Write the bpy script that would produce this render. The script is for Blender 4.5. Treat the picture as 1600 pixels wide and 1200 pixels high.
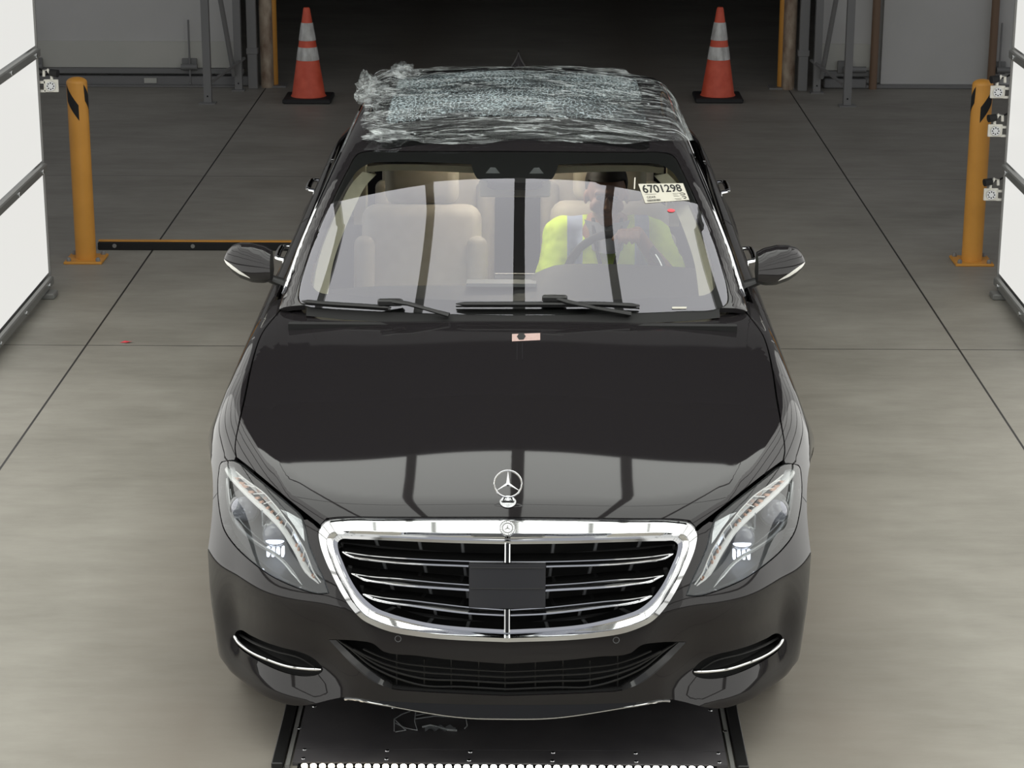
import bpy, math, random
import numpy as np
from mathutils import Vector, Matrix
from mathutils.geometry import delaunay_2d_cdt

# ------------------------------------------------------------------ camera, world, lights
scn = bpy.context.scene
for o in list(bpy.data.objects): bpy.data.objects.remove(o)
C = scn.collection
F = 3500.0                                    # focal length in pixels of the 1600 px wide frame
PITCH = math.atan(1065/F); YAW = math.atan(33/F*math.cos(PITCH)); ROLL = math.radians(0.15)
CAM = np.array([0.064, -5.76, 2.95])
_cp, _sp, _cy, _sy = math.cos(PITCH), math.sin(PITCH), math.cos(YAW), math.sin(YAW)
FW = np.array([-_sy*_cp, _cy*_cp, -_sp]); RT = np.array([_cy, _sy, 0.]); UP = np.cross(RT, FW)
_c, _s = math.cos(ROLL), math.sin(ROLL)
RT, UP = RT*_c+UP*_s, UP*_c-RT*_s
cd = bpy.data.cameras.new('camera'); cam = bpy.data.objects.new('camera', cd); C.objects.link(cam)
cd.sensor_fit = 'HORIZONTAL'; cd.sensor_width = 36; cd.lens = F*36/1600; cd.clip_start = .05; cd.clip_end = 100
cam.matrix_world = Matrix(((RT[0], UP[0], -FW[0], CAM[0]), (RT[1], UP[1], -FW[1], CAM[1]), (RT[2], UP[2], -FW[2], CAM[2]), (0, 0, 0, 1)))
scn.camera = cam
scn.view_settings.view_transform = 'Standard'; scn.view_settings.look = 'None'
scn.view_settings.exposure = 0.0; scn.view_settings.gamma = 1; scn.view_settings.use_curve_mapping = False
w = bpy.data.worlds.new('world'); scn.world = w; w.use_nodes = True
w.node_tree.nodes['Background'].inputs[0].default_value = (.9, .92, 1, 1)
w.node_tree.nodes['Background'].inputs[1].default_value = 0.42
SIDE_LIGHT = 0.78      # base luminance of the side light panels; the unseen middle is boosted
TOP_LIGHT = 2.4        # luminance of the overhead light panels
TOP_Z = 3.45; TOP_END = 3.62

# ------------------------------------------------------------------ materials
MATS = {}
def mat(name, col, rough=.5, metal=0, spec=.5, emit=None, estr=0, coat=0, **k):
    m = bpy.data.materials.new(name); m.use_nodes = True
    b = m.node_tree.nodes['Principled BSDF']
    b.inputs['Base Color'].default_value = (*col, 1); b.inputs['Roughness'].default_value = rough
    b.inputs['Metallic'].default_value = metal; b.inputs['Specular IOR Level'].default_value = spec
    if coat: b.inputs['Coat Weight'].default_value = coat; b.inputs['Coat Roughness'].default_value = .02
    if emit: b.inputs['Emission Color'].default_value = (*emit, 1); b.inputs['Emission Strength'].default_value = estr
    MATS[name] = m; return m
def NT(m): return m.node_tree.nodes, m.node_tree.links, m.node_tree.nodes['Principled BSDF']
def noisy(m, c1, c2, scale=5, detail=4, stretch=(1, 1, 1), bump=0, rough=None):
    n, l, b = NT(m)
    tc = n.new('ShaderNodeNewGeometry'); mp = n.new('ShaderNodeMapping'); mp.inputs['Scale'].default_value = stretch
    nz = n.new('ShaderNodeTexNoise'); nz.inputs['Scale'].default_value = scale; nz.inputs['Detail'].default_value = detail
    rp = n.new('ShaderNodeValToRGB'); rp.color_ramp.elements[0].color = (*c1, 1); rp.color_ramp.elements[1].color = (*c2, 1)
    rp.color_ramp.elements[0].position = .3; rp.color_ramp.elements[1].position = .7
    l.new(tc.outputs['Position'], mp.inputs[0]); l.new(mp.outputs[0], nz.inputs['Vector']); l.new(nz.outputs[0], rp.inputs[0]); l.new(rp.outputs[0], b.inputs['Base Color'])
    if bump:
        bp = n.new('ShaderNodeBump'); bp.inputs['Strength'].default_value = bump; bp.inputs['Distance'].default_value = .01
        l.new(nz.outputs[0], bp.inputs['Height']); l.new(bp.outputs[0], b.inputs['Normal'])
    return m
paint = mat('black_paint', (.0150, .0135, .0145), .035, spec=.5)
trimblk = mat('gloss_black_trim', (.006, .006, .006), .08)
plast = mat('black_plastic', (.012, .012, .012), .42)
rubber = mat('rubber', (.014, .014, .014), .7)
deep = mat('deep_black', (.004, .004, .004), .8)
chrome = mat('chrome', (.86, .87, .88), .06, metal=1)
satin = mat('satin_silver', (.62, .63, .64), .22, metal=1)
greyp = mat('grey_plastic', (.16, .165, .17), .35)
cream = mat('cream_trim', (.60, .56, .43), .8); noisy(cream, (.57, .53, .41), (.63, .59, .46), 30)
leather = mat('beige_leather', (.42, .37, .30), .55); noisy(leather, (.40, .35, .28), (.45, .40, .33), 25)
darkgrey = mat('dark_grey_cabin', (.03, .03, .032), .6)
steel = mat('painted_steel', (.20, .198, .19), .45)
railm = mat('grey_rail', (.20, .20, .19), .4)
yellow = mat('yellow_paint', (.62, .29, .035), .45); noisy(yellow, (.62, .285, .045), (.70, .325, .055), 6)
white = mat('white_plastic', (.75, .73, .66), .5)
paper = mat('paper', (.50, .48, .41), .7)
ink = mat('black_ink', (.01, .01, .01), .8)
pinkp = mat('pink_label', (.80, .58, .52), .6); noisy(pinkp, (.42, .28, .25), (.48, .35, .32), 120)
redsp = mat('red_sticker', (.8, .07, .09), .5, emit=None)
orange = mat('cone_orange', (.70, .10, .045), .5); noisy(orange, (.62, .08, .035), (.74, .12, .06), 14)
reflw = mat('reflective_white', (.62, .62, .58), .45); noisy(reflw, (.38, .37, .34), (.72, .72, .68), 25, stretch=(1, 1, .35))
wallm = mat('grey_wall_sheet', (.20, .205, .20), .6); noisy(wallm, (.52, .515, .48), (.56, .55, .52), 2)
wallw = mat('pale_wall_sheet', (.42, .42, .37), .6); noisy(wallw, (.50, .50, .44), (.54, .53, .47), 3)
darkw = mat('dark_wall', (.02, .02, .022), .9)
wood = mat('scuffed_post', (.30, .20, .13), .7); noisy(wood, (.20, .13, .085), (.46, .38, .28), 16, stretch=(1, 1, .5))
pipem = mat('brown_pipe', (.20, .125, .075), .5)
asph = mat('black_plate', (.05, .048, .05), .4); noisy(asph, (.080, .076, .080), (.105, .100, .103), 9)
skin = mat('skin', (.30, .15, .10), .5)
hivis = mat('hi_vis_yellow', (.62, .86, .06), .75); noisy(hivis, (.48, .70, .04), (.68, .92, .08), 11)
silverst = mat('reflective_stripe', (.42, .46, .56), .5)
navy = mat('dark_cloth', (.03, .035, .05), .8)
cloth = mat('grey_cloth', (.20, .21, .24), .8)
hair = mat('dark_hair', (.02, .015, .012), .6)
led = mat('led_white', (1, 1, 1), .5, emit=(1, .97, .88), estr=12)
ledw = mat('led_warm', (1, 1, 1), .5, emit=(1, .88, .66), estr=12)
indic = mat('indicator_lens', (.85, .84, .78), .15)
ledseg = mat('drl_segments', (.75, .77, .77), .2, emit=None)
tyre = rubber
lp = mat('side_light_panel', (.04, .04, .04), .5, emit=(1, .995, .955), estr=SIDE_LIGHT)
lpn = mat('boosted_side_light_panel', (.04, .04, .04), .5, emit=(1, .995, .955), estr=SIDE_LIGHT*1.9)  # out-of-view stretch made brighter to lift reflections on the car
lt = mat('overhead_light_panel', (.1, .1, .1), .5, emit=(.98, 1, .95), estr=TOP_LIGHT)
amber = mat('amber_segments', (.72, .42, .30), .3)
lensb = mat('projector_glass', (.30, .31, .36), .02, spec=1.0, coat=1)
tail = mat('tail_lamp', (.25, .01, .01), .1)

def glassmat(name, tint, gloss=1.0, base_r=.0, ior=1.5, rough=0.0, tcol=(1, 1, 1)):
    m = bpy.data.materials.new(name); m.use_nodes = True; n = m.node_tree.nodes; l = m.node_tree.links; n.clear()
    out = n.new('ShaderNodeOutputMaterial'); mx = n.new('ShaderNodeMixShader'); tr = n.new('ShaderNodeBsdfTransparent'); gl = n.new('ShaderNodeBsdfGlossy')
    tr.inputs[0].default_value = (*tcol, 1); gl.inputs[0].default_value = (*tint, 1); gl.inputs['Roughness'].default_value = rough
    fr = n.new('ShaderNodeFresnel'); fr.inputs[0].default_value = ior
    ma = n.new('ShaderNodeMath'); ma.operation = 'MULTIPLY_ADD'; ma.inputs[1].default_value = gloss; ma.inputs[2].default_value = base_r; ma.use_clamp = True
    l.new(fr.outputs[0], ma.inputs[0]); l.new(ma.outputs[0], mx.inputs[0]); l.new(tr.outputs[0], mx.inputs[1]); l.new(gl.outputs[0], mx.inputs[2]); l.new(mx.outputs[0], out.inputs[0])
    MATS[name] = m; return m
wglass = glassmat('windshield_glass', (.93, .91, 1), 1.85, .02, 1.5, 0, (.80, .82, .80))
sglass = glassmat('dark_side_glass', (1, 1, 1), 1.3, .02, 1.5, 0, (.42, .44, .44))
hglass = glassmat('headlight_glass', (1, 1, 1), 1.3, .0, 1.5, 0, (.93, .95, .95))

def floor_material():
    m = mat('concrete_floor', (.13, .125, .115), .55); n, l, b = NT(m)
    g = n.new('ShaderNodeNewGeometry'); sx = n.new('ShaderNodeSeparateXYZ'); l.new(g.outputs['Position'], sx.inputs[0])
    def noise(sc, det, st):
        mp = n.new('ShaderNodeMapping'); mp.inputs['Scale'].default_value = st; l.new(g.outputs['Position'], mp.inputs[0])
        z = n.new('ShaderNodeTexNoise'); z.inputs['Scale'].default_value = sc; z.inputs['Detail'].default_value = det; z.inputs['Roughness'].default_value = .62
        l.new(mp.outputs[0], z.inputs['Vector']); return z.outputs[0]
    a = noise(1.1, 8, (1, 1.6, 1)); c = noise(7, 6, (.5, 1.6, 1))
    ad = n.new('ShaderNodeMath'); ad.operation = 'MULTIPLY_ADD'; ad.inputs[1].default_value = .45; l.new(c, ad.inputs[0]); l.new(a, ad.inputs[2])
    rp = n.new('ShaderNodeValToRGB'); e = rp.color_ramp.elements
    e[0].position = .50; e[0].color = (.222, .208, .176, 1); e[1].position = .95; e[1].color = (.340, .322, .280, 1)
    l.new(ad.outputs[0], rp.inputs[0])
    # brown tyre dust on the lane on both sides of the plates
    def band(src, cen, wid):
        s = n.new('ShaderNodeMath'); s.operation = 'SUBTRACT'; l.new(src, s.inputs[0]); s.inputs[1].default_value = cen
        ab = n.new('ShaderNodeMath'); ab.operation = 'ABSOLUTE'; l.new(s.outputs[0], ab.inputs[0])
        mr = n.new('ShaderNodeMapRange'); mr.inputs[1].default_value = 0; mr.inputs[2].default_value = wid; mr.inputs[3].default_value = 1; mr.inputs[4].default_value = 0
        l.new(ab.outputs[0], mr.inputs[0]); return mr.outputs[0]
    ax = n.new('ShaderNodeMath'); ax.operation = 'ABSOLUTE'; l.new(sx.outputs[0], ax.inputs[0])
    bd = band(ax.outputs[0], .95, .55)
    mu = n.new('ShaderNodeMath'); mu.operation = 'MULTIPLY'; l.new(bd, mu.inputs[0]); l.new(a, mu.inputs[1])
    mx = n.new('ShaderNodeMix'); mx.data_type = 'RGBA'; l.new(mu.outputs[0], mx.inputs[0]); l.new(rp.outputs[0], mx.inputs[6]); mx.inputs[7].default_value = (.165, .134, .105, 1)
    cur = mx.outputs[2]
    def line(src, cen, hw):
        s = n.new('ShaderNodeMath'); s.operation = 'COMPARE'; l.new(src, s.inputs[0]); s.inputs[1].default_value = cen; s.inputs[2].default_value = hw; return s.outputs[0]
    tot = None
    for src, cen, hw in ((0, -2.068, .005), (0, 2.105, .005), (1, 4.535, .004), (1, 8.54, .0035), (1, -.1, .003)):
        o = line(sx.outputs[src], cen, hw)
        if tot is None: tot = o
        else:
            q = n.new('ShaderNodeMath'); q.operation = 'MAXIMUM'; l.new(tot, q.inputs[0]); l.new(o, q.inputs[1]); tot = q.outputs[0]
    lt_ = n.new('ShaderNodeMath'); lt_.operation = 'LESS_THAN'; l.new(sx.outputs[1], lt_.inputs[0]); lt_.inputs[1].default_value = 12.1
    qq = n.new('ShaderNodeMath'); qq.operation = 'MULTIPLY'; l.new(tot, qq.inputs[0]); l.new(lt_.outputs[0], qq.inputs[1]); tot = qq.outputs[0]
    m2 = n.new('ShaderNodeMix'); m2.data_type = 'RGBA'; l.new(tot, m2.inputs[0]); l.new(cur, m2.inputs[6]); m2.inputs[7].default_value = (.02, .018, .017, 1)
    l.new(m2.outputs[2], b.inputs['Base Color'])
    bp = n.new('ShaderNodeBump'); bp.inputs['Strength'].default_value = .15; bp.inputs['Distance'].default_value = .01; l.new(c, bp.inputs['Height']); l.new(bp.outputs[0], b.inputs['Normal'])
    return m
floorm = floor_material()

def film_material():
    m = bpy.data.materials.new('clear_film'); m.use_nodes = True; n = m.node_tree.nodes; l = m.node_tree.links; n.clear()
    out = n.new('ShaderNodeOutputMaterial'); g = n.new('ShaderNodeNewGeometry')
    mp = n.new('ShaderNodeMapping'); mp.inputs['Scale'].default_value = (1.2, 7.5, 3); mp.inputs['Rotation'].default_value = (0, 0, -.22); l.new(g.outputs['Position'], mp.inputs[0])
    z = n.new('ShaderNodeTexNoise'); z.inputs['Scale'].default_value = 2.5; z.inputs['Detail'].default_value = 8; z.inputs['Roughness'].default_value = .62; z.inputs['Distortion'].default_value = .7
    l.new(mp.outputs[0], z.inputs['Vector'])
    s = n.new('ShaderNodeMath'); s.operation = 'SUBTRACT'; s.inputs[1].default_value = .5; l.new(z.outputs[0], s.inputs[0])
    ab = n.new('ShaderNodeMath'); ab.operation = 'ABSOLUTE'; l.new(s.outputs[0], ab.inputs[0])
    rp = n.new('ShaderNodeMapRange'); rp.inputs[1].default_value = 0; rp.inputs[2].default_value = .022; rp.inputs[3].default_value = .5; rp.inputs[4].default_value = .0; l.new(ab.outputs[0], rp.inputs[0])
    bp = n.new('ShaderNodeBump'); bp.inputs['Strength'].default_value = .9; bp.inputs['Distance'].default_value = .02; l.new(z.outputs[0], bp.inputs['Height'])
    df = n.new('ShaderNodeBsdfDiffuse'); df.inputs[0].default_value = (.75, .80, .80, 1); l.new(bp.outputs[0], df.inputs['Normal'])
    gl = n.new('ShaderNodeBsdfGlossy'); gl.inputs[0].default_value = (.95, 1, 1, 1); gl.inputs['Roughness'].default_value = .12; l.new(bp.outputs[0], gl.inputs['Normal'])
    tr = n.new('ShaderNodeBsdfTransparent')
    m1 = n.new('ShaderNodeMixShader'); l.new(rp.outputs[0], m1.inputs[0]); l.new(tr.outputs[0], m1.inputs[1]); l.new(df.outputs[0], m1.inputs[2])
    m2 = n.new('ShaderNodeMixShader'); m2.inputs[0].default_value = .10; l.new(m1.outputs[0], m2.inputs[1]); l.new(gl.outputs[0], m2.inputs[2]); l.new(m2.outputs[0], out.inputs[0])
    return m
film = film_material()
def crackle_material():
    m = mat('shattered_glass', (.01, .01, .01), .1); n, l, b = NT(m)
    g = n.new('ShaderNodeNewGeometry'); v = n.new('ShaderNodeTexVoronoi'); v.feature = 'DISTANCE_TO_EDGE'; v.inputs['Scale'].default_value = 55
    l.new(g.outputs['Position'], v.inputs['Vector'])
    z = n.new('ShaderNodeTexNoise'); z.inputs['Scale'].default_value = 3.5; z.inputs['Detail'].default_value = 3; l.new(g.outputs['Position'], z.inputs['Vector'])
    th = n.new('ShaderNodeMapRange'); th.inputs[1].default_value = .35; th.inputs[2].default_value = .65; th.inputs[3].default_value = .0; th.inputs[4].default_value = .12; l.new(z.outputs[0], th.inputs[0])
    c = n.new('ShaderNodeMath'); c.operation = 'LESS_THAN'; l.new(v.outputs['Distance'], c.inputs[0]); l.new(th.outputs[0], c.inputs[1])
    mx = n.new('ShaderNodeMix'); mx.data_type = 'RGBA'; l.new(c.outputs[0], mx.inputs[0]); mx.inputs[6].default_value = (.012, .014, .016, 1); mx.inputs[7].default_value = (.42, .50, .52, 1)
    l.new(mx.outputs[2], b.inputs['Base Color']); return m
crackle = crackle_material()

# ------------------------------------------------------------------ mesh helpers
def tag(o, label=None, cat=None, group=None, kind=None):
    if label: o['label'] = label
    if cat: o['category'] = cat
    if group: o['group'] = group
    if kind: o['kind'] = kind
    return o
def empty(name, loc, label=None, cat=None, group=None):
    o = bpy.data.objects.new(name, None); C.objects.link(o); o.location = loc; o.empty_display_size = .1
    return tag(o, label, cat, group)
def mesh(name, V, Fc, m, parent=None, smooth=True, N=None, angle=None):
    me = bpy.data.meshes.new(name); me.from_pydata([tuple(map(float, v)) for v in V], [], Fc); me.validate(); me.update()
    me.materials.append(m)
    if smooth: me.polygons.foreach_set('use_smooth', [True]*len(me.polygons))
    if smooth and angle is not None: me.set_sharp_from_angle(angle=math.radians(angle))
    if N is not None: me.normals_split_custom_set_from_vertices([tuple(map(float, v)) for v in N])
    o = bpy.data.objects.new(name, me); C.objects.link(o)
    if parent:
        o.parent = parent; o.matrix_parent_inverse = Matrix.Translation(-parent.location) if parent.parent is None else Matrix.Identity(4)
    return o
class MB:
    def __init__(s): s.V = []; s.F = []
    def add(s, V, Fc):
        b = len(s.V); s.V += [tuple(v) for v in V]; s.F += [tuple(i+b for i in f) for f in Fc]; return s
    def box(s, c, d, rz=0, bev=0):
        cx, cy, cz = c; hx, hy, hz = d[0]/2, d[1]/2, d[2]/2; b = min(bev, hx*.45, hy*.45, hz*.45)
        ca, sa = math.cos(rz), math.sin(rz)
        def T(v): return (cx+v[0]*ca-v[1]*sa, cy+v[0]*sa+v[1]*ca, cz+v[2])
        if b <= 0:
            V = [(x, y, z) for z in (-hz, hz) for y in (-hy, hy) for x in (-hx, hx)]
            return s.add([T(v) for v in V], [(0, 2, 3, 1), (4, 5, 7, 6), (0, 1, 5, 4), (2, 6, 7, 3), (0, 4, 6, 2), (1, 3, 7, 5)])
        rings = []
        for (z, i) in ((-hz, b), (-hz+b, 0), (hz-b, 0), (hz, b)):
            X, Y = hx-i, hy-i
            rings.append([(X-b, -Y, z), (X, -Y+b, z), (X, Y-b, z), (X-b, Y, z), (-X+b, Y, z), (-X, Y-b, z), (-X, -Y+b, z), (-X+b, -Y, z)])
        V = [T(v) for r in rings for v in r]; Fc = []
        for k in range(3):
            for i in range(8):
                j = (i+1) % 8; Fc.append((k*8+i, k*8+j, (k+1)*8+j, (k+1)*8+i))
        Fc.append(tuple(range(7, -1, -1))); Fc.append(tuple(range(24, 32)))
        return s.add(V, Fc)
    def tube(s, pts, r, n=10, closed=False, cap=True, flat=None, upv=None):
        P = [np.array(p, float) for p in pts]; k = len(P); R = r if hasattr(r, '__len__') else [r]*k
        V = []; prev = None
        for i in range(k):
            if closed: t = P[(i+1) % k]-P[i-1]
            else: t = P[min(i+1, k-1)]-P[max(i-1, 0)]
            t = t/(np.linalg.norm(t)+1e-12)
            if upv is not None: u = np.array(upv, float)
            elif prev is None: u = np.array([0, 0, 1.]) if abs(t[2]) < .9 else np.array([1., 0, 0])
            else: u = prev
            u = u-t*(u@t); u /= np.linalg.norm(u)+1e-12; prev = u; v = np.cross(t, u)
            for j in range(n):
                a = 2*math.pi*j/n; V.append(P[i]+(u*math.cos(a)*(flat or 1)+v*math.sin(a))*R[i])
        Fc = []
        for i in range(k if closed else k-1):
            for j in range(n):
                a = i*n+j; b = i*n+(j+1) % n; c = ((i+1) % k)*n+(j+1) % n; d = ((i+1) % k)*n+j; Fc.append((a, b, c, d))
        if cap and not closed: Fc.append(tuple(range(n-1, -1, -1))); Fc.append(tuple((k-1)*n+j for j in range(n)))
        return s.add(V, Fc)
    def lathe(s, prof, c=(0, 0, 0), n=32, axis='z'):
        V = []
        for (r, h) in prof:
            for j in range(n):
                a = 2*math.pi*j/n; x, y = r*math.cos(a), r*math.sin(a)
                V.append((c[0]+x, c[1]+y, c[2]+h) if axis == 'z' else ((c[0]+h, c[1]+x, c[2]+y) if axis == 'x' else (c[0]+y, c[1]+h, c[2]+x)))
        Fc = []
        for i in range(len(prof)-1):
            for j in range(n): Fc.append((i*n+j, i*n+(j+1) % n, (i+1)*n+(j+1) % n, (i+1)*n+j))
        Fc.append(tuple(range(n-1, -1, -1))); Fc.append(tuple((len(prof)-1)*n+j for j in range(n)))
        return s.add(V, Fc)
    def prism(s, poly, z0, z1, T=None):
        n = len(poly); T = T or (lambda p: p)
        V = [T((x, y, z0)) for x, y in poly]+[T((x, y, z1)) for x, y in poly]
        Fc = [tuple(range(n-1, -1, -1)), tuple(range(n, 2*n))]+[(i, (i+1) % n, n+(i+1) % n, n+i) for i in range(n)]
        return s.add(V, Fc)
    def grid(s, A):
        A = np.asarray(A); h, w_ = A.shape[:2]
        return s.add(A.reshape(-1, 3), [(i*w_+j, i*w_+j+1, (i+1)*w_+j+1, (i+1)*w_+j) for i in range(h-1) for j in range(w_-1)])
    def sphere(s, c, r, n=20, m=12, sx=1, sy=1, sz=1):
        prof = [(max(r*math.sin(math.pi*i/m), 1e-4), -r*math.cos(math.pi*i/m)) for i in range(m+1)]
        b = MB().lathe(prof, (0, 0, 0), n)
        return s.add([(c[0]+v[0]*sx, c[1]+v[1]*sy, c[2]+v[2]*sz) for v in b.V], b.F)
    def mirror(s):
        n = len(s.V); s.V += [(-v[0], v[1], v[2]) for v in s.V]; s.F += [tuple(i+n for i in reversed(f)) for f in s.F]; return s
    def flipped(s):
        b = MB(); b.V = [(-v[0], v[1], v[2]) for v in s.V]; b.F = [tuple(reversed(f)) for f in s.F]; return b
    def build(s, name, m, parent=None, smooth=True, angle=35): return mesh(name, s.V, s.F, m, parent, smooth, None, angle)

def copy_tree(o, parent=None):
    c = o.copy(); C.objects.link(c)
    if parent: mi = o.matrix_parent_inverse.copy(); c.parent = parent; c.matrix_parent_inverse = mi
    for ch in [x for x in bpy.data.objects if x.parent == o]: copy_tree(ch, c)
    return c
def spl(xs,ys):
    x=np.array(xs,float);y=np.array(ys,float);n=len(x);h=np.diff(x)
    A=np.zeros((n,n));b=np.zeros(n);A[0,0]=A[-1,-1]=1
    for i in range(1,n-1):
        A[i,i-1]=h[i-1];A[i,i]=2*(h[i-1]+h[i]);A[i,i+1]=h[i]
        b[i]=3*((y[i+1]-y[i])/h[i]-(y[i]-y[i-1])/h[i-1])
    c=np.linalg.solve(A,b);bb=np.diff(y)/h-h*(2*c[:-1]+c[1:])/3;d=np.diff(c)/(3*h)
    s0=bb[0];s1=bb[-1]+2*c[-2]*h[-1]+3*d[-1]*h[-1]**2
    def f(t):
        t=np.asarray(t,float);i=np.clip(np.searchsorted(x,t)-1,0,n-2);u=np.clip(t,x[0],x[-1])-x[i]
        r=y[i]+bb[i]*u+c[i]*u*u+d[i]*u**3
        return r+np.where(t<x[0],(t-x[0])*s0,0)+np.where(t>x[-1],(t-x[-1])*s1,0)
    T=np.arange(-1.5,8,4e-4);Y=f(T)
    return lambda t: np.interp(t,T,Y)
def smax(a,b,k):
    h=np.clip(k-np.abs(a-b),0,None)/k
    return np.maximum(a,b)+h*h*k*.25
def gs(t,s): return np.exp(-(t/s)**2)
Pl=spl([-.35,-.2,0,.2,.35,.5,.62,.72,.80,.86,.90,.94,.98],[.02,.006,0,.006,.02,.05,.10,.18,.29,.39,.48,.60,.76])
Qz=spl([.15,.22,.30,.38,.46,.55,.65,.77,.85],[.03,.015,.004,-.006,.0,.018,.05,.10,.14])
Hc=spl([-.1,.10,.2,.35,.6,.9,1.2,1.5,1.8,3.0,4.4,4.9,5.15,5.3],[.72,.785,.811,.843,.887,.928,.957,.978,.986,1.0,1.06,1.07,1.05,1.03])
Ws=spl([.15,.25,.4,.6,.72,.82,.9,1.0,1.1],[.86,.885,.92,.952,.948,.922,.892,.85,.80])
Gz=spl([-.2,.12,.16,.20,.25,.30,.34,.38,.45,.52,.60,.9],[0,0,.001,.008,.033,.060,.072,.068,.036,.010,0,0])
def Yf(x,z):
    a=np.abs(x)
    t=np.clip((z-.52),0,.5)
    u=np.clip((a-.36)/.19,0,1);S=u*u*(3-2*u);fade=np.clip((.90-a)/.11,0,1);fade=fade*fade*(3-2*fade)
    return Pl(a)+Qz(z)+t*a**3*.9+S*fade*Gz(z)
Cx=spl([0,.6,1.6],[.60,.69,.80])
Crn=spl([-.2,-.1,0,.1,.2,.4,.55,.68,.8,.9,1.0],[.0047,.0012,0,.0012,.0047,.0185,.0305,.0400,.0500,.0615,.085])
def top(x,y):
    a=np.abs(x);cx=Cx(np.clip(y,-.1,1.7))
    d=Crn(a)*(1.2-.28*np.clip(y,0,1.6))
    d=d-.0022*gs(a-cx,.022)*np.clip((1.7-y)/.3,0,1)
    return Hc(y)-d
def side(y,z):
    w=Ws(z)
    w=w-.10*np.clip(y-4.3,0,None)**2
    for yc in (.83,4.05):
        r=np.sqrt((y-yc)**2+(z-.35)**2)
        w=w+.022*gs(r-.41,.055)*(z>.2)
    return w
def fbody(p):
    x,y,z=p[...,0],p[...,1],p[...,2]
    a=np.abs(x);e=1e-3
    Y=Yf(x,z);gx=(Yf(a+e,z)-Y)/e;gz=(Yf(x,z+e)-Y)/e
    ff=(Y-y)/np.sqrt(1+gx*gx+gz*gz)
    fr=y-5.22+.10*a**2*1.2+.2*np.abs(z-.6)**2
    fs=a-side(y,z)
    f=smax(ff,fs,.05);f=smax(f,fr,.18)
    ft=(z-top(x,y))*.97
    kk=np.where(y<1.5,.06,.06)
    f=smax(f,ft,kk)
    return smax(f,.16-z,.05)
Gc=spl([1.1,1.35,1.6,1.85,2.1,2.3,2.6,3.0,3.4,3.8,4.2,4.6,5.0],[.79,.925,1.055,1.185,1.305,1.375,1.430,1.456,1.462,1.448,1.395,1.27,1.10])
def fgh(p):
    x,y,z=p[...,0],p[...,1],p[...,2];a=np.abs(x)
    ye=y-.28*a*a*np.clip((3.2-y)/1.2,0,1)+.15*a*a*np.clip((y-3.6),0,1)
    t=Gc(ye)-.045*(a/.6)**2*np.clip((z-.9)/.4,0,1)
    w=.815-(z-.97)*.43-.05*np.clip((z-1.2),0,1)-.05*np.clip(2.0-y,0,None)-.03*np.clip(y-3.6,0,None)**2
    return np.maximum(smax((z-t)*.88,(a-w)*.92,.042),.86-z)
def normal(f,p):
    e=1e-3;g=[]
    for i in range(3):
        d=np.zeros(3);d[i]=e
        g.append(f(p+d)-f(p-d))
    g=np.stack(g,-1);return g/np.linalg.norm(g,axis=-1,keepdims=True)
def hit(f,o,d,t0,t1,n=160):
    o=np.atleast_2d(o);d=np.atleast_2d(d);o=np.broadcast_to(o,d.shape)
    ts=np.linspace(t0,t1,n)
    n=min(n,90) if t1-t0<3 else 220;ts=np.linspace(t0,t1,n)
    v=np.stack([f(o+d*t) for t in ts],0)
    s=v[0]>0
    ch=(v>0)!=s
    k=np.argmax(ch,0);ok=ch.any(0);k=np.where(ok,k,1)
    a=ts[k-1].copy();b=ts[k].copy()
    for _ in range(26):
        m=(a+b)/2;vm=f(o+d*m[:,None])>0
        same=vm==s
        a=np.where(same,m,a);b=np.where(same,b,m)
    return o+d*a[:,None],ok
# ------------------------------------------------------------------ surface patches of the car body
def ray_px(px, py):
    d = FW+RT*((px-800)/F)-UP*((py-600)/F); return d/np.linalg.norm(d)
fall = lambda p: np.minimum(fbody(p), fgh(p))
def on(pts, f=fall):                       # photo points -> points on the body surface
    d = np.array([ray_px(*p[:2]) for p in pts]); q, ok = hit(f, CAM, d, 5.6, 10.4, 300)
    if not ok.all(): print('MISS', [p for p, k in zip(pts, ok) if not k])
    return q
def at_y(px, py, y): d = ray_px(px, py); return CAM+d*((y-CAM[1])/d[1])
def at_z(px, py, z): d = ray_px(px, py); return CAM+d*((z-CAM[2])/d[2])
def curve(pts, closed=False, n=8, corners=()):
    P = np.array([p for p in pts], float); k = len(P); out = []
    segs = range(k if closed else k-1)
    for i in segs:
        a, b = P[i], P[(i+1) % k]
        pa = P[i-1] if (closed or i > 0) and i not in corners else a*2-b
        pb = P[(i+2) % k] if (closed or i+2 < k) and ((i+1) % k) not in corners else b*2-a
        L = np.linalg.norm(b-a)
        for j in range(n):
            t = j/n
            la, lb = np.linalg.norm(a-pa)+1e-9, np.linalg.norm(pb-b)+1e-9
            ma = ((b-a)/max(L, 1e-9)+(a-pa)/la)*.5*L; mb = ((b-a)/max(L, 1e-9)+(pb-b)/lb)*.5*L
            if (i in corners) or (not closed and i == 0): ma = b-a
            if ((i+1) % k in corners) or (not closed and i+2 == k): mb = b-a
            h00 = 2*t**3-3*t*t+1; h10 = t**3-2*t*t+t; h01 = -2*t**3+3*t*t; h11 = t**3-t*t
            out.append(h00*a+h10*ma+h01*b+h11*mb)
    if not closed: out.append(P[-1])
    return np.array(out)
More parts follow.
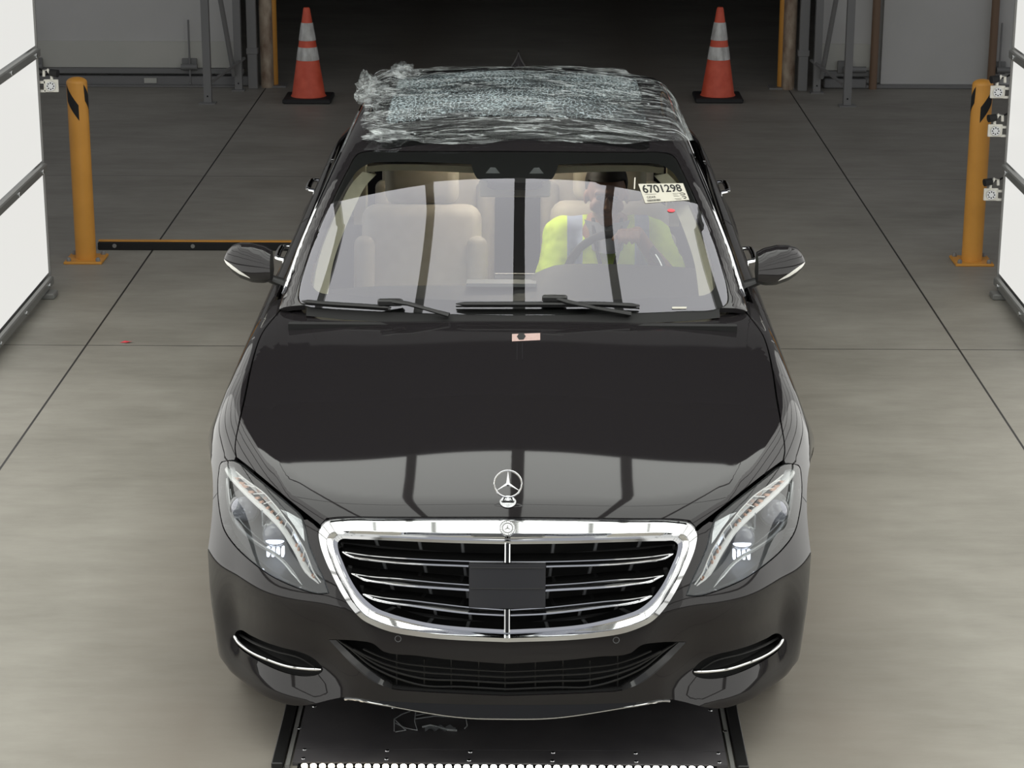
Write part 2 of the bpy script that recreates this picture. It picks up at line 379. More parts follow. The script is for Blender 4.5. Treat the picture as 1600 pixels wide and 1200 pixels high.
def resample(P, h, closed):
    P = np.asarray(P, float); Q = np.vstack([P, P[:1]]) if closed else P
    out = []
    for a, b in zip(Q[:-1], Q[1:]):
        n = max(1, int(round(np.linalg.norm(b-a)/h)))
        for j in range(n): out.append(a+(b-a)*j/n)
    if not closed: out.append(Q[-1])
    out = np.array(out)
    keep = [0]
    for i in range(1, len(out)):
        if np.linalg.norm(out[i]-out[keep[-1]]) > h*.3: keep.append(i)
    if closed and np.linalg.norm(out[keep[-1]]-out[0]) < h*.3: keep.pop()
    return out[keep]
def inside(P, poly):
    x, y = P[:, 0], P[:, 1]; r = np.zeros(len(P), bool); n = len(poly)
    for i in range(n):
        x0, y0 = poly[i]; x1, y1 = poly[(i+1) % n]
        if y0 == y1: continue
        c = ((y0 > y) != (y1 > y)) & (x < (x1-x0)*(y-y0)/(y1-y0)+x0); r ^= c
    return r
def dist_to(P, poly):
    d = np.full(len(P), 1e9)
    for i in range(len(poly)):
        a = poly[i]; b = poly[(i+1) % len(poly)]; ab = b-a; t = np.clip(((P-a)@ab)/(ab@ab+1e-12), 0, 1)
        d = np.minimum(d, np.linalg.norm(P-(a+t[:, None]*ab), axis=1))
    return d
def shrink(poly, g):
    n = len(poly); A = .5*sum(poly[i-1][0]*poly[i][1]-poly[i][0]*poly[i-1][1] for i in range(n)); s = 1 if A > 0 else -1
    t = np.roll(poly, -1, 0)-np.roll(poly, 1, 0); t /= np.linalg.norm(t, axis=1, keepdims=True)+1e-12
    return poly+s*g*np.stack([-t[:, 1], t[:, 0]], 1)
# projections: (fwd: 3D -> 2D metric-like, ray: 2D -> origin, direction, t0, t1)
SC = np.array([0, .95, .42])
def sph_f(p): p = np.asarray(p)-SC; return np.stack([np.arctan2(p[..., 0], -p[..., 1]), np.arctan2(p[..., 2], np.hypot(p[..., 0], p[..., 1]))], -1)
def sph_r(q): a, e = q[:, 0], q[:, 1]; d = np.stack([np.sin(a)*np.cos(e), -np.cos(a)*np.cos(e), np.sin(e)], -1); return np.broadcast_to(SC, d.shape), d, .05, 1.6
def top_f(p): p = np.asarray(p); return np.stack([p[..., 0], p[..., 1]], -1)
def top_r(q): return np.stack([q[:, 0], q[:, 1], q[:, 0]*0+1.8], -1), np.broadcast_to(np.array([0, 0, -1.]), (len(q), 3)), 0, 1.6
def mk_cyl(z0):
    def f(p): p = np.asarray(p); return np.stack([p[..., 1], .8*np.arctan2(p[..., 2]-z0, -p[..., 0])], -1)
    def r(q): a = q[:, 1]/.8; return np.stack([q[:, 0]*0, q[:, 0], q[:, 0]*0+z0], -1), np.stack([-np.cos(a), a*0, np.sin(a)], -1), .1, 1.4
    return f, r
cyl = mk_cyl(.55); gcyl = mk_cyl(.90)
def back_f(p): p = np.asarray(p); return np.stack([p[..., 0], p[..., 2]], -1)
def back_r(q): return np.stack([q[:, 0], q[:, 0]*0+6.5, q[:, 1]], -1), np.broadcast_to(np.array([0, -1., 0]), (len(q), 3)), 0, 2.6
sph = (sph_f, sph_r); topj = (top_f, top_r); backj = (back_f, back_r)
def patch(outer, pr, f, holes=(), h=.02, gap=.0015, thick=.012, off=0.0, flange=True):
    """triangulated piece of the body surface bounded by 3D outlines; returns V, F, N"""
    loops = [shrink(resample(pr[0](outer), h*.6, True), gap)]+[shrink(resample(pr[0](q), h*.6, True), -gap) for q in holes]
    lo, hi = loops[0].min(0), loops[0].max(0)
    gx, gy = np.meshgrid(np.arange(lo[0], hi[0], h), np.arange(lo[1], hi[1], h)); gx = gx+(np.arange(gx.shape[0]) % 2)[:, None]*h*.5
    G = np.stack([gx.ravel(), gy.ravel()], 1); k = inside(G, loops[0]) & (dist_to(G, loops[0]) > h*.45)
    for q in loops[1:]: k &= ~inside(G, q) & (dist_to(G, q) > h*.45)
    G = G[k]; pts = np.vstack(loops+[G]); E_ = []; b = 0
    for q in loops: n = len(q); E_ += [(b+i, b+(i+1) % n) for i in range(n)]; b += n
    v, e, fc, vo, _, _ = delaunay_2d_cdt([Vector(p) for p in pts], E_, [], 2 if holes else 1, 1e-6)
    Q = np.array([[p[0], p[1]] for p in v])
    fc = [tuple(t) for t in fc]
    cen = np.array([Q[list(t)].mean(0) for t in fc]); kk = inside(cen, loops[0])
    for q in loops[1:]: kk &= ~inside(cen, q)
    fc = [t for t, g in zip(fc, kk) if g]
    o, d, t0, t1 = pr[1](Q); X, ok = hit(f, o, d, t0, t1, 200)
    if not ok.all(): print('patch miss', (~ok).sum())
    Nn = normal(f, X); X = X+Nn*off
    # consistent outward winding
    out = []
    for t in fc:
        a, b_, c = X[list(t)]; nn = np.cross(b_-a, c-a)
        if nn@Nn[t[0]] < 0: t = t[::-1]
        out.append(t)
    V = list(X); N = list(Nn)
    if flange:
        cnt = {}
        for t in out:
            for i in range(3):
                a, b_ = t[i], t[(i+1) % 3]; cnt[(a, b_)] = cnt.get((a, b_), 0)+1
        bd = [(a, b_) for (a, b_) in cnt if (b_, a) not in cnt]
        nb = {}
        for a, b_ in bd:
            tv = X[b_]-X[a]; on_ = np.cross(tv, Nn[a]); on_ /= np.linalg.norm(on_)+1e-12
            i = len(V); V += [X[a], X[b_], X[b_]-Nn[b_]*thick, X[a]-Nn[a]*thick]; N += [on_]*4; out.append((i+1, i, i+3, i+2))
    return V, out, N
def flipx(vfn): V, Fc, N = vfn; return [(-v[0], v[1], v[2]) for v in V], [tuple(reversed(f)) for f in Fc], [(-v[0], v[1], v[2]) for v in N]
def put(name, vfn, m, parent): return mesh(name, vfn[0], vfn[1], m, parent, True, vfn[2])
def full(half):                            # mirror an open half outline (from centre to centre) into a closed one
    half = np.array(half, float); half[0][0] = 0; half[-1][0] = 0
    r = half[::-1][1:-1].copy(); r[:, 0] *= -1
    return np.vstack([half, r])
MX = np.array([-1, 1, 1.])
# ------------------------------------------------------------------ the hall
def struct(o, label=None): return tag(o, label, None, None, 'structure')
struct(MB().box((0, 4, -.1), (24, 44, .2)).build('floor', floorm, smooth=False), 'grey concrete floor with dark saw-cut joints')
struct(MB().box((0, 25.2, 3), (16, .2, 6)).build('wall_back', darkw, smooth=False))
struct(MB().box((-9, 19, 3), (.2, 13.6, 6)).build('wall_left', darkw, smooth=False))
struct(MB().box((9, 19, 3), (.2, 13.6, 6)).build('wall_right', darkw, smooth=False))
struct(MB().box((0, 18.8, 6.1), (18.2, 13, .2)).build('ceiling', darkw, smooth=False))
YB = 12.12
struct(MB().box((0, 9.0, 8.05), (18, 6.4, .1)).build('ceiling_sky_block', darkw, smooth=False))  # unseen ceiling added to keep the sky out of the hood's reflection
struct(MB().box((0, YB+.3, 8.0), (18, .16, 4.2)).build('wall_sky_block', darkw, smooth=False))  # unseen dark wall added to block sky mirrored in the hood
r = MB().add([(-.035, 0, 0), (0, -.012, .004), (.03, -.004, .010), (.012, .010, .004), (-.012, .008, .008)], [(0, 1, 4), (1, 3, 4), (1, 2, 3)]).build('litter_scrap', redsp, None, False); p_ = (-1.88, 4.58, .001); r.location = p_
tag(r, 'tiny red scrap of litter lying on the floor joint left of the car', 'litter')
# partition walls beside the opening
for sx, nm in ((-1, 'wall_partition_left'), (1, 'wall_partition_right')):
    x0, x1 = (-9, -2.30) if sx < 0 else (2.45, 9)
    struct(MB().box(((x0+x1)/2, YB+.16, 3), (x1-x0, .12, 6)).build(nm, wallm, smooth=False))
struct(MB().box((0, YB+.2, 4.9), (4.8, .16, 2.4)).build('wall_partition_header', wallm, smooth=False))
# left door: grey sheet, pale strip, foot rail
dl = empty('door_1', (-3.2, YB, 0)); struct(dl, 'grey sheet door with a pale strip and steel foot rail left of the opening')
MB().box((-3.35, YB+.06, 1.9), (2.1, .04, 3.1)).build('door_sheet', wallm, dl, False)
MB().box((-3.35, YB+.05, .245), (2.1, .05, .21)).build('pale_strip', wallw, dl, False)
MB().box((-3.35, YB+.035, .115), (2.2, .07, .045), bev=.006).build('bottom_bar', railm, dl, False)
b = MB().box((-3.35, YB+.02, .04), (2.3, .10, .075), bev=.008).box((-3.3, YB-.05, .008), (2.0, .08, .012)); b.build('foot_rail', steel, dl, False)
MB().box((-3.0, YB-.035, .045), (.10, .006, .04)).build('paper_tag', wallw, dl, False)
dr = empty('door_2', (3.6, YB, 0)); struct(dr, 'large pale grey sheet door right of the opening')
MB().box((4.0, YB+.06, 1.9), (2.3, .05, 3.75)).build('door_sheet', wallm, dr, False)
MB().box((2.58, YB+.06, 1.95), (.42, .04, 3.3)).build('side_sheet', wallm, dr, False)
MB().box((2.58, YB+.05, .245), (.42, .05, .21)).build('pale_strip', wallw, dr, False)
MB().box((2.58, YB+.035, .115), (.46, .07, .045), bev=.006).build('bottom_bar', railm, dr, False)
MB().box((2.56, YB+.02, .04), (.34, .10, .075), bev=.008).build('foot_rail', steel, dr, False)
MB().box((3.9, YB+.04, .015), (2.4, .12, .03), bev=.006).build('threshold', steel, dr, False)
def latch(x, y, flip, label):
    r = empty('spring_latch', (x, y, 0), label, 'door latch', 'spring latches at the foot of the doors')
    MB().tube([(x, y-.03, .02), (x, y-.03, .53)], .008, 8).build('rod', steel, r)
    b = MB(); b.tube([(x-.07 if not flip else x-.02, y-.03, .155), (x+.06 if not flip else x+.16, y-.03, .155)], .024, 14); b.build('cylinder', railm, r)
    MB().box((x-.005, y, .17), (.12, .02, .10), bev=.004).build('plate', railm, r, False)
    MB().sphere((x, y-.03, .02), .014, 10, 8).build('foot', steel, r)
latch(-3.92, YB, 0, 'upright rod latch on the grey door behind the left bollard')
latch(-2.68, YB, 0, 'upright rod latch on the grey door beside the left rack upright')
latch(2.56, YB, 1, 'upright rod latch between the right rack upright and the brown pipe')
latch(3.78, YB, 1, 'upright rod latch behind the top of the right bollard')
def pipe(x, label):
    r = MB().tube([(x, YB-.03, 0), (x, YB-.03, 3.6)], .032, 16).build('wall_pipe', pipem); tag(r, label, 'pipe', 'brown pipes on the right wall')
pipe(2.78, 'brown vertical pipe just right of the single rod latch')
pipe(3.72, 'brown vertical pipe rising behind the right bollard')
# jamb posts either side of the opening
def jamb(x, label, s):
    r = empty('guard_post', (x, YB, 0), label, 'post', 'scuffed guard posts at the opening')
    MB().lathe([(.052, 0), (.052, 3.4), (.02, 3.42)], (x, YB-.05, 0), 24).build('post', wood, r)
    MB().lathe([(.045, 0), (.045, 3.4)], (x+s*.035, YB+.02, 0), 20).build('sleeve', yellow, r)
    MB().box((x+s*.05, YB, .006), (.2, .16, .012)).build('base_plate', steel, r, False)
jamb(-2.06, 'scuffed brown and yellow post at the left edge of the dark opening', 1)
jamb(2.10, 'scuffed brown and yellow post at the right edge of the dark opening', -1)
def rack(x, s, label):
    r = empty('rack_frame', (x, YB-.4, 0), label, 'rack', 'steel upright frames flanking the opening')
    yf, yb = YB-.83, YB-.22
    def leg(px, py, nm='upright'):
        b = MB(); b.box((px, py, 1.7), (.058, .006, 3.4)); b.box((px-s*.026, py+.03, 1.7), (.006, .055, 3.4)); b.build(nm, steel, r, False)
    leg(x, yf); leg(x-s*.16, yb)
    MB().tube([(x-s*.0, yf+.04, 1.6), (x-s*.13, yb-.02, .12)], .02, 6).build('brace', steel, r)
    MB().tube([(x-s*.03, yf+.04, .16), (x-s*.20, yb+.1, .24)], .014, 6).build('brace', steel, r)
    MB().box((x, yf, .004), (.13, .10, .008)).build('foot_plate', steel, r, False)
    MB().box((x-s*.16, yb, .004), (.10, .10, .008)).build('foot_plate', steel, r, False)
    MB().tube([(x, yf-.005, .055), (x, yf+.002, .055)], .007, 8).build('bolt', deep, r)
    MB().tube([(x-s*.16, yb-.005, .055), (x-s*.16, yb+.002, .055)], .007, 8).build('bolt', deep, r)
    q = MB().box((x-s*.265, YB-.12, 1.7), (.075, .06, 3.4), bev=.004); q.box((x-s*.265, YB-.12, .30), (.09, .07, .05), bev=.004); q.build('channel_post', steel, r, False)
rack(-2.43, -1, 'grey steel frame of angle uprights left of the opening')
rack(2.47, 1, 'grey steel frame of angle uprights right of the opening')

# ------------------------------------------------------------------ light walls and overhead lights
def light_wall(s, x, y1, label):
    r = empty('light_wall', (x, 0, 0), label, 'light wall', 'light panel walls beside the car')
    y0 = -9.0; ym = (y0+y1)/2; L = y1-y0
    for k in range(6):
        z = .08+k*.592
        for ya, yb, mm in ((4.15, y1-.005, lp), (-2.4, 4.13, lpn), (y0, -2.42, lp)):
            MB().box((x+s*.02, (ya+yb)/2, z+.293), (.02, yb-ya, .555)).build('light_panel', mm, r, False)
    for k in range(7):
        z = .05+k*.592+.012 if k else .055
        q = MB().box((x-s*.001, ym, z), (.03, L, .046), bev=.006); rail = q.build('rail', railm, r, False)
        q = MB()
        for yy in np.arange(y1-.12, 2.0, -.55): q.tube([(x-s*.014, yy, z), (x-s*.022, yy, z)], .011, 8)
        q.build('screws', satin, rail)
    MB().box((x+s*.07, ym, 1.8), (.05, L-.02, 3.55)).build('backing', greyp, r, False)
    MB().box((x+s*.03, y1+.004, 1.8), (.06, .012, 3.55)).build('edge_strip', steel, r, False)
    for yy in (y1-.15, y1-1.6, y1-3.2): MB().box((x-s*.01, yy, .015), (.09, .10, .03), bev=.005).build('foot', railm, r, False)
light_wall(-1, -2.45, 5.58, 'tall wall of glowing white light panels left of the car')
light_wall(1, 2.50, 5.66, 'tall wall of glowing white light panels right of the car')
ro = empty('overhead_light_array', (0, 0, TOP_Z), 'overhead array of long glowing panels, seen mirrored in the windshield and hood', 'ceiling light')
bars = [-1.58, -.79, .03, .84, 1.62]; edges = [-2.45]+bars+[2.50]; bw = [.05, .07, .10, .07, .05]
for (ya, yb) in ((-2.6, 1.22), (1.27, TOP_END)):
    for i in range(6):
        xa = edges[i]+(bw[i-1]/2 if i else 0); xb = edges[i+1]-(bw[i]/2 if i < 5 else 0)
        MB().box(((xa+xb)/2, (ya+yb)/2, TOP_Z+.02), (xb-xa, yb-ya, .03)).build('light_panel', lt, ro, False)
for x, w_ in zip(bars, bw):
    MB().box((x, (TOP_END-2.6)/2, TOP_Z+.0), (w_, TOP_END+2.6, .05)).build('bar', railm, ro, False)
MB().box((0.02, (TOP_END-2.6)/2, TOP_Z+.09), (4.9, TOP_END+2.6, .08)).build('backing', greyp, ro, False)

# ------------------------------------------------------------------ bollards
def bollard(x, y, label, s):
    r = empty('bollard', (x, y, 0), label, 'bollard', 'yellow bollards beside the light walls')
    R = .056
    prof = [(R, .012), (R, .985)]+[(R*math.cos(a), .985+.03*math.sin(a)) for a in np.linspace(.15, 1.45, 6)]
    MB().lathe(prof, (x, y, 0), 40).build('post', yellow, r)
    MB().box((x, y, .007), (.21, .21, .014), rz=.0, bev=.003).build('base_plate', yellow, r, False)
    for dx in (-.08, .08):
        for dy in (-.08, .08): MB().lathe([(.013, .014), (.013, .026), (.008, .034)], (x+dx, y+dy, 0), 8).build('anchor_bolt', steel, r)
    # black diagonal tape bands round the head
    for a0 in (math.radians(-150), math.radians(-40)):
        V = []; Fc = []; n = 18
        for i in range(n+1):
            t = i/n; a = a0+t*math.radians(75)
            for k in range(2): zz = .98-t*.11-(0 if k == 0 else .085*(1 if t > .05 else .3)); V.append((x+(R+.0012)*math.cos(a)*s, y+(R+.0012)*math.sin(a), zz))
            if i: j = 2*i; Fc.append((j-2, j-1, j+1, j))
        mesh('tape_band', V, Fc, ink, r)
bollard(-2.395, 6.24, 'yellow bollard standing behind the end of the left light wall', 1)
bollard(2.49, 6.29, 'yellow bollard standing behind the end of the right light wall', -1)

# low edge rail across the floor joint
r = empty('floor_edge_rail', (-1.4, 6.5, 0), 'low black rail with a yellow top edge lying across the floor behind the car', 'floor rail')
MB().box((-1.25, 6.5, .022), (2.25, .05, .044), bev=.004).build('rail', deep, r, False)
MB().box((-1.25, 6.515, .047), (2.25, .03, .006)).build('yellow_edge', yellow, r, False)
for xx in (-2.28, -1.84): MB().tube([(xx, 6.474, .026), (xx, 6.47, .026)], .012, 8).build('screw', railm, r)

# ------------------------------------------------------------------ traffic cones
def cone(x, y, label):
    r = empty('traffic_cone', (x, y, 0), label, 'traffic cone', 'orange traffic cones at the opening')
    H = .715; r0, r1 = .128, .026
    def rad(z): return r0+(r1-r0)*(z-.035)/(H-.035)
    MB().lathe([(.138, .035), (r0, .05), (r1, H-.01), (r1-.006, H)], (x, y, 0), 40).build('cone_body', orange, r)
    b = MB(); b.box((x, y, .018), (.37, .37, .036), bev=.014); b.build('base', rubber, r, False)
    for z0, z1 in ((.315, .415), (.465, .60)):
        MB().lathe([(rad(z0)+.0005, z0), (rad(z0)+.003, z0+.001), (rad(z1)+.003, z1-.001), (rad(z1)+.0005, z1)], (x, y, 0), 40).build('reflective_collar', reflw, r)
cone(-1.67, 11.45, 'orange traffic cone with two white collars, left of the two by the opening')
cone(1.50, 11.56, 'orange traffic cone with two white collars, right of the two by the opening')

# ------------------------------------------------------------------ camera brackets on the panel ends
def bracket(x, y, z, s, label, proto=[None]):
    if proto[0] is None or s < 0:
        r = empty('camera_bracket', (x, y, z), label, 'camera mount', 'camera mounts on the light walls' )
        b = MB()
        b.box((x-s*.045, y, z-.018), (.075, .012, .065), bev=.004)
        b.box((x+s*.02, y, z-.0), (.07, .012, .012)).box((x+s*.02, y, z-.045), (.07, .012, .012))
        b.build('bracket', white, r, False)
        b = MB().lathe([(.024, 0), (.024, .006), (.018, .008)], (x-s*.045, y-.016, z-.018), 20, 'y')
        b.build('dial', satin, r)
        for k in range(8):
            a = k*math.pi/4; MB().tube([(x-s*.045+.016*math.cos(a), y-.019, z-.018+.016*math.sin(a)), (x-s*.045+.016*math.cos(a), y-.016, z-.018+.016*math.sin(a))], .0035, 6).build('hole', ink, r)
        MB().tube([(x-s*.05, y, z+.015), (x-s*.05, y, z+.035), (x-s*.03, y, z+.065), (x-s*.012, y, z+.06), (x-s*.01, y, z+.03)], .008, 8).build('clip', white, r)
        MB().tube([(x-s*.045, y-.0, z+.05), (x-s*.085, y-.012, z+.046)], [.018, .020], 16).build('lens_barrel', ink, r)
        MB().tube([(x-s*.04, y+.01, z+.05), (x+s*.0, y+.01, z+.06), (x+s*.05, y+.01, z+.085)], .005, 6).build('cable', ink, r)
        if s > 0: proto[0] = r
    else:
        r = copy_tree(proto[0]); r.location = (x, y, z); r['label'] = label
    return r
bracket(-2.44, 5.60, 1.09, -1, 'white camera mount with a black lens on the left light wall')
bracket(2.49, 5.68, 1.065, 1, 'white camera mount with a black lens, topmost on the right light wall')
bracket(2.49, 5.68, .865, 1, 'white camera mount with a black lens, middle one on the right light wall')
bracket(2.49, 5.68, .53, 1, 'white camera mount with a black lens, lowest on the right light wall')

# ------------------------------------------------------------------ floor plates under the car
r = empty('floor_plate', (0, 1.5, 0), 'black floor plates with screws and side channels running under the car', 'floor plate')
MB().box((.008, 2.7, .006), (1.26, 4.98, .012)).build('plate', asph, r, False)
MB().box((.008, .165, .006), (1.26, .085, .012)).build('end_plate', asph, r, False)
for s in (-1, 1):
    MB().box((.008+s*.672, 2.65, .010), (.035, 5.1, .02), bev=.003).build('channel', plast, r, False)
    MB().box((.008+s*.643, 2.65, .007), (.012, 5.1, .014)).build('channel', railm, r, False)
def screw(px, py):
    p = at_z(px, py, .012); MB().lathe([(.007, 0), (.006, .002), (.003, .0028)], (p[0], p[1], .012), 10).build('screw', satin, r)
for px, py in ((491, 1104), (467, 1138), (476, 1171), (474, 1185), (605, 1173), (604, 1186), (735, 1175), (733, 1188), (864, 1176), (863, 1189), (993, 1177), (994, 1190), (1122, 1177), (1124, 1191), (1133, 1143), (1110, 1110), (615, 1106)): screw(px, py)
r = empty('floor_light_bar', (0, .08, 0), 'row of bright white lamps in a bar on the floor before the bumper', 'light bar')
MB().box((.0, .078, .006), (1.21, .07, .012)).build('housing', satin, r, False)
for k in range(46):
    x = -.585+k*.026
    if k == 0:
        l0 = MB().lathe([(.0095, 0), (.0085, .004), (.004, .006)], (x, .098, .012), 10).build('lamp', ledw, r); l0m = l0.data.copy(); l0m.materials[0] = led
    else:
        c = l0.copy(); C.objects.link(c); c.location = (k*.026, 0, 0)
        if k > 12: c.data = l0m
# ------------------------------------------------------------------ the car
car = empty('car', (0, 2.6, 0), 'black luxury sedan on the floor plates between the light walls, plastic over its roof', 'car')
H = 8
# ---- outlines traced on the left of the photo, laid on the body surface
hl_px = curve([(346, 722), (367, 720), (392, 739), (420, 762), (450, 787), (470, 806), (477, 822), (483, 850), (493, 876), (505, 902), (514, 927), (496, 928), (460, 917), (424, 900), (392, 877), (366, 852), (350, 828), (343, 800), (340, 770), (341, 742)], True, 5, corners=(10,))
hl3 = on(hl_px, fbody)
gr_out_px = curve([(789, 811), (700, 811), (600, 811), (530, 811), (508, 815), (498, 826), (499, 845), (507, 870), (518, 894), (533, 924), (548, 947), (565, 965), (585, 976), (610, 985), (650, 992), (700, 997), (789, 1001)], False, 5)
gr3 = on(gr_out_px, fbody)
# hood
hood_px = [(789, 809), (700, 809), (600, 809), (530, 809), (510, 811)]
hood_px = list(map(tuple, curve(hood_px, False, 5)))+list(map(tuple, curve([(500, 822), (484, 809), (474, 801), (452, 783), (422, 758), (394, 735), (369, 716), (367, 700), (375, 655), (383, 620), (391, 580), (400, 545), (410, 520), (432, 492), (444, 479), (455, 473)], False, 5, corners=(6,))))+list(map(tuple, curve([(455, 473), (480, 480), (540, 486), (620, 491), (700, 495), (812, 497)], False, 5)))[1:]
hood3 = on(hood_px, fbody)
hd = patch(full(hood3), topj, fbody, h=.022, gap=.0025)
put('hood', hd, paint, car)
# headlight pieces are built further down; bumper
cin_px = curve([(514, 1000), (527, 1000), (560, 1002), (582, 1006), (600, 1019), (650, 1025), (700, 1031), (789, 1038)], False, 5)
cinb_px = curve([(789, 1087), (720, 1084), (650, 1080), (612, 1076), (580, 1061), (548, 1034), (528, 1014), (514, 1000)], False, 5)
cin3 = on(np.vstack([cin_px[::-1], cinb_px[::-1][1:]]), fbody)       # centre top -> left -> centre bottom
fi_px = curve([(367, 997), (369, 988), (376, 985), (391, 993), (415, 1004), (443, 1013), (467, 1019), (486, 1027), (499, 1038), (504, 1047), (497, 1053), (478, 1056), (454, 1053), (423, 1042), (394, 1026), (373, 1010)], True, 4)
fi3 = on(fi_px, fbody)
AC = (.83, .35); AR = .375
def arch_pt(y, z, f=fbody, x=-1.3):
    d = np.array([[1., 0, 0]]); q, ok = hit(f, np.array([x, y, z]), d, 0, 1.2, 200); return q[0]
a_top = math.radians(128)               # where the bumper seam meets the front wheel arch
arch_f = [arch_pt(AC[0]+AR*math.cos(a), AC[1]+AR*math.sin(a)) for a in np.linspace(a_top, math.radians(200), 16)]
seam = [np.array(on([(341, 768)], fbody)[0])]
q0, q1 = seam[0], arch_f[0]
seam3 = [arch_pt(q0[1]+(q1[1]-q0[1])*t, q0[2]+(q1[2]-q0[2])*t) for t in np.linspace(0, 1, 6)]
zl = .185
def low_pt(a):                           # lower edge of the bumper
    d = np.array([[math.sin(a), -math.cos(a), 0]]); q, ok = hit(fbody, np.array([0, .95, zl]), d, .05, 1.6, 300)
    u = min(1, max(0, (abs(q[0][0])-.42)/.22)); z_ = .248-.063*u*u*(3-2*u)
    q, ok = hit(fbody, np.array([0, .95, z_]), d, .05, 1.6, 300); return q[0]
yl, xl = arch_f[-1][1], arch_f[-1][0]
a_end = math.atan2(xl, -(yl-.95))
low3 = [low_pt(a) for a in np.linspace(a_end, 0, 40)]
# bumper top edge: from grille bottom centre... the piece between hood edge, grille and headlight belongs to it
i_tip = int(np.argmin(np.linalg.norm(hl_px-np.array([341, 768]), axis=1)))
hl_low = hl3[:i_tip+1]                   # clockwise from top-left corner over the top, tip, bottom, to the outer seam
i0 = int(np.argmin(np.linalg.norm(hl_px-np.array([474, 812]), axis=1)))
path = list(gr3[::-1])                   # centre bottom -> up the grille side -> top centre
j0 = int(np.argmin(np.linalg.norm(gr_out_px[::-1]-np.array([498, 826]), axis=1)))
path = path[:j0+1]+list(on([(490, 818), (480, 811)], fbody))+list(hl3[i0:i_tip+1])+seam3[1:]+arch_f[1:]+low3[1:]
bmp = patch(full(path), sph, fbody, holes=(full(cin3), fi3, fi3*MX), h=.02, gap=.0014, thick=.02)
bo = put('front_bumper', bmp, paint, car)
# fender
af = [arch_pt(AC[0]+AR*math.cos(a), AC[1]+AR*math.sin(a)) for a in np.linspace(a_top, 0, 26)]
hl_out = list(hl3[i_tip:])+[hl3[0], on([(366, 719)], fbody)[0]]
hg = [hood3[i] for i in range(len(hood3)) if tuple(np.round(hood_px[i], 3)) and True]
k0 = int(np.argmin([np.hypot(p[0]-368.5, p[1]-712) for p in hood_px])); k1 = int(np.argmin([np.hypot(p[0]-455, p[1]-473) for p in hood_px]))
hood_side = hood3[k0:k1+1]
YD = 1.80
rear_edge = [arch_pt(y, z) for y, z in zip(np.linspace(YD, 1.62, 14), np.linspace(.925, .24, 14))]
sill = [arch_pt(y, .22) for y in np.linspace(1.60, AC[0]+AR+.02, 8)]
fen_out = list(hl_out)+list(hood_side)+[on([(447, 466)], fbody)[0]]+rear_edge+sill+af[::-1]+seam3[::-1][1:-1]
fn = patch(np.array(fen_out), cyl, fbody, h=.022, gap=.0014)
for v in (fn, flipx(fn)): put('fender', v, paint, car)
# doors, quarter panels
def side_pts(ys, zs): return [arch_pt(y, z) for y, z in zip(ys, zs)]
ztop = lambda y: .93
def beltp(y): q, ok = hit(fbody, np.array([-.835, y, 1.5]), np.array([[0, 0, -1.]]), 0, 1, 200); return q[0]
def door(name, y0t, y0b, y1t, y1b, arch=None):
    f = [arch_pt(y, z) for y, z in zip(np.linspace(y0b, y0t, 14), np.linspace(.24, .92, 14))]
    t = [beltp(y) for y in np.linspace(y0t, y1t, 14)]
    if arch is None: bk = [arch_pt(y, z) for y, z in zip(np.linspace(y1t, y1b, 14), np.linspace(.92, .24, 14))]
    else:
        bk = [arch_pt(y, z) for y, z in zip(np.linspace(y1t, 4.05-.30, 5), np.linspace(.92, .62, 5))]+[arch_pt(4.05+.375*math.cos(a), .35+.375*math.sin(a)) for a in np.linspace(math.radians(140), math.radians(196), 8)]
    bt = [arch_pt(y, .24) for y in np.linspace(bk[-1][1], y0b, 14)][1:-1]
    return patch(np.array(f+t+bk+bt), cyl, fbody, h=.03)
fd = door('front', 1.805, 1.625, 3.08, 3.08); rd = door('rear', 3.085, 3.085, 4.05, 3.7, True)
doors = []
for s, (v1, v2) in enumerate(((fd, rd), (flipx(fd), flipx(rd)))):
    doors.append((put('front_door', v1, paint, car), put('rear_door', v2, paint, car)))
for z0, z1, nm in ((.16, .236, 'sill'),):
    sl = patch(np.array([arch_pt(y, .236) for y in np.linspace(1.22, 3.66, 16)]+[arch_pt(y, .17) for y in np.linspace(3.66, 1.22, 16)]), cyl, fbody, h=.03)
    for v in (sl, flipx(sl)): put('sill', v, paint, car)
qa = [arch_pt(4.05+.375*math.cos(a), .35+.375*math.sin(a)) for a in np.linspace(0, math.radians(140), 16)]
q_ = [arch_pt(y, z) for y, z in zip(np.linspace(4.05-.295, 4.05, 5), np.linspace(.625, .92, 5))]+[beltp(y) for y in np.linspace(4.06, 4.55, 6)]
def tp(x, y): q, ok = hit(fbody, np.array([x, y, 1.6]), np.array([[0, 0, -1.]]), 0, 1.2, 200); return q[0]
q_ += [tp(-.78, y) for y in np.linspace(4.62, 5.0, 6)]+[arch_pt(y, z) for y, z in ((5.0, .9), (4.97, .75), (4.9, .60), (4.8, .40), (4.75, .22))]+[arch_pt(y, .22) for y in (4.65, 4.55, 4.45)]
qp = patch(np.array(q_+qa), cyl, fbody, h=.03)
for v in (qp, flipx(qp)): put('quarter_panel', v, paint, car)
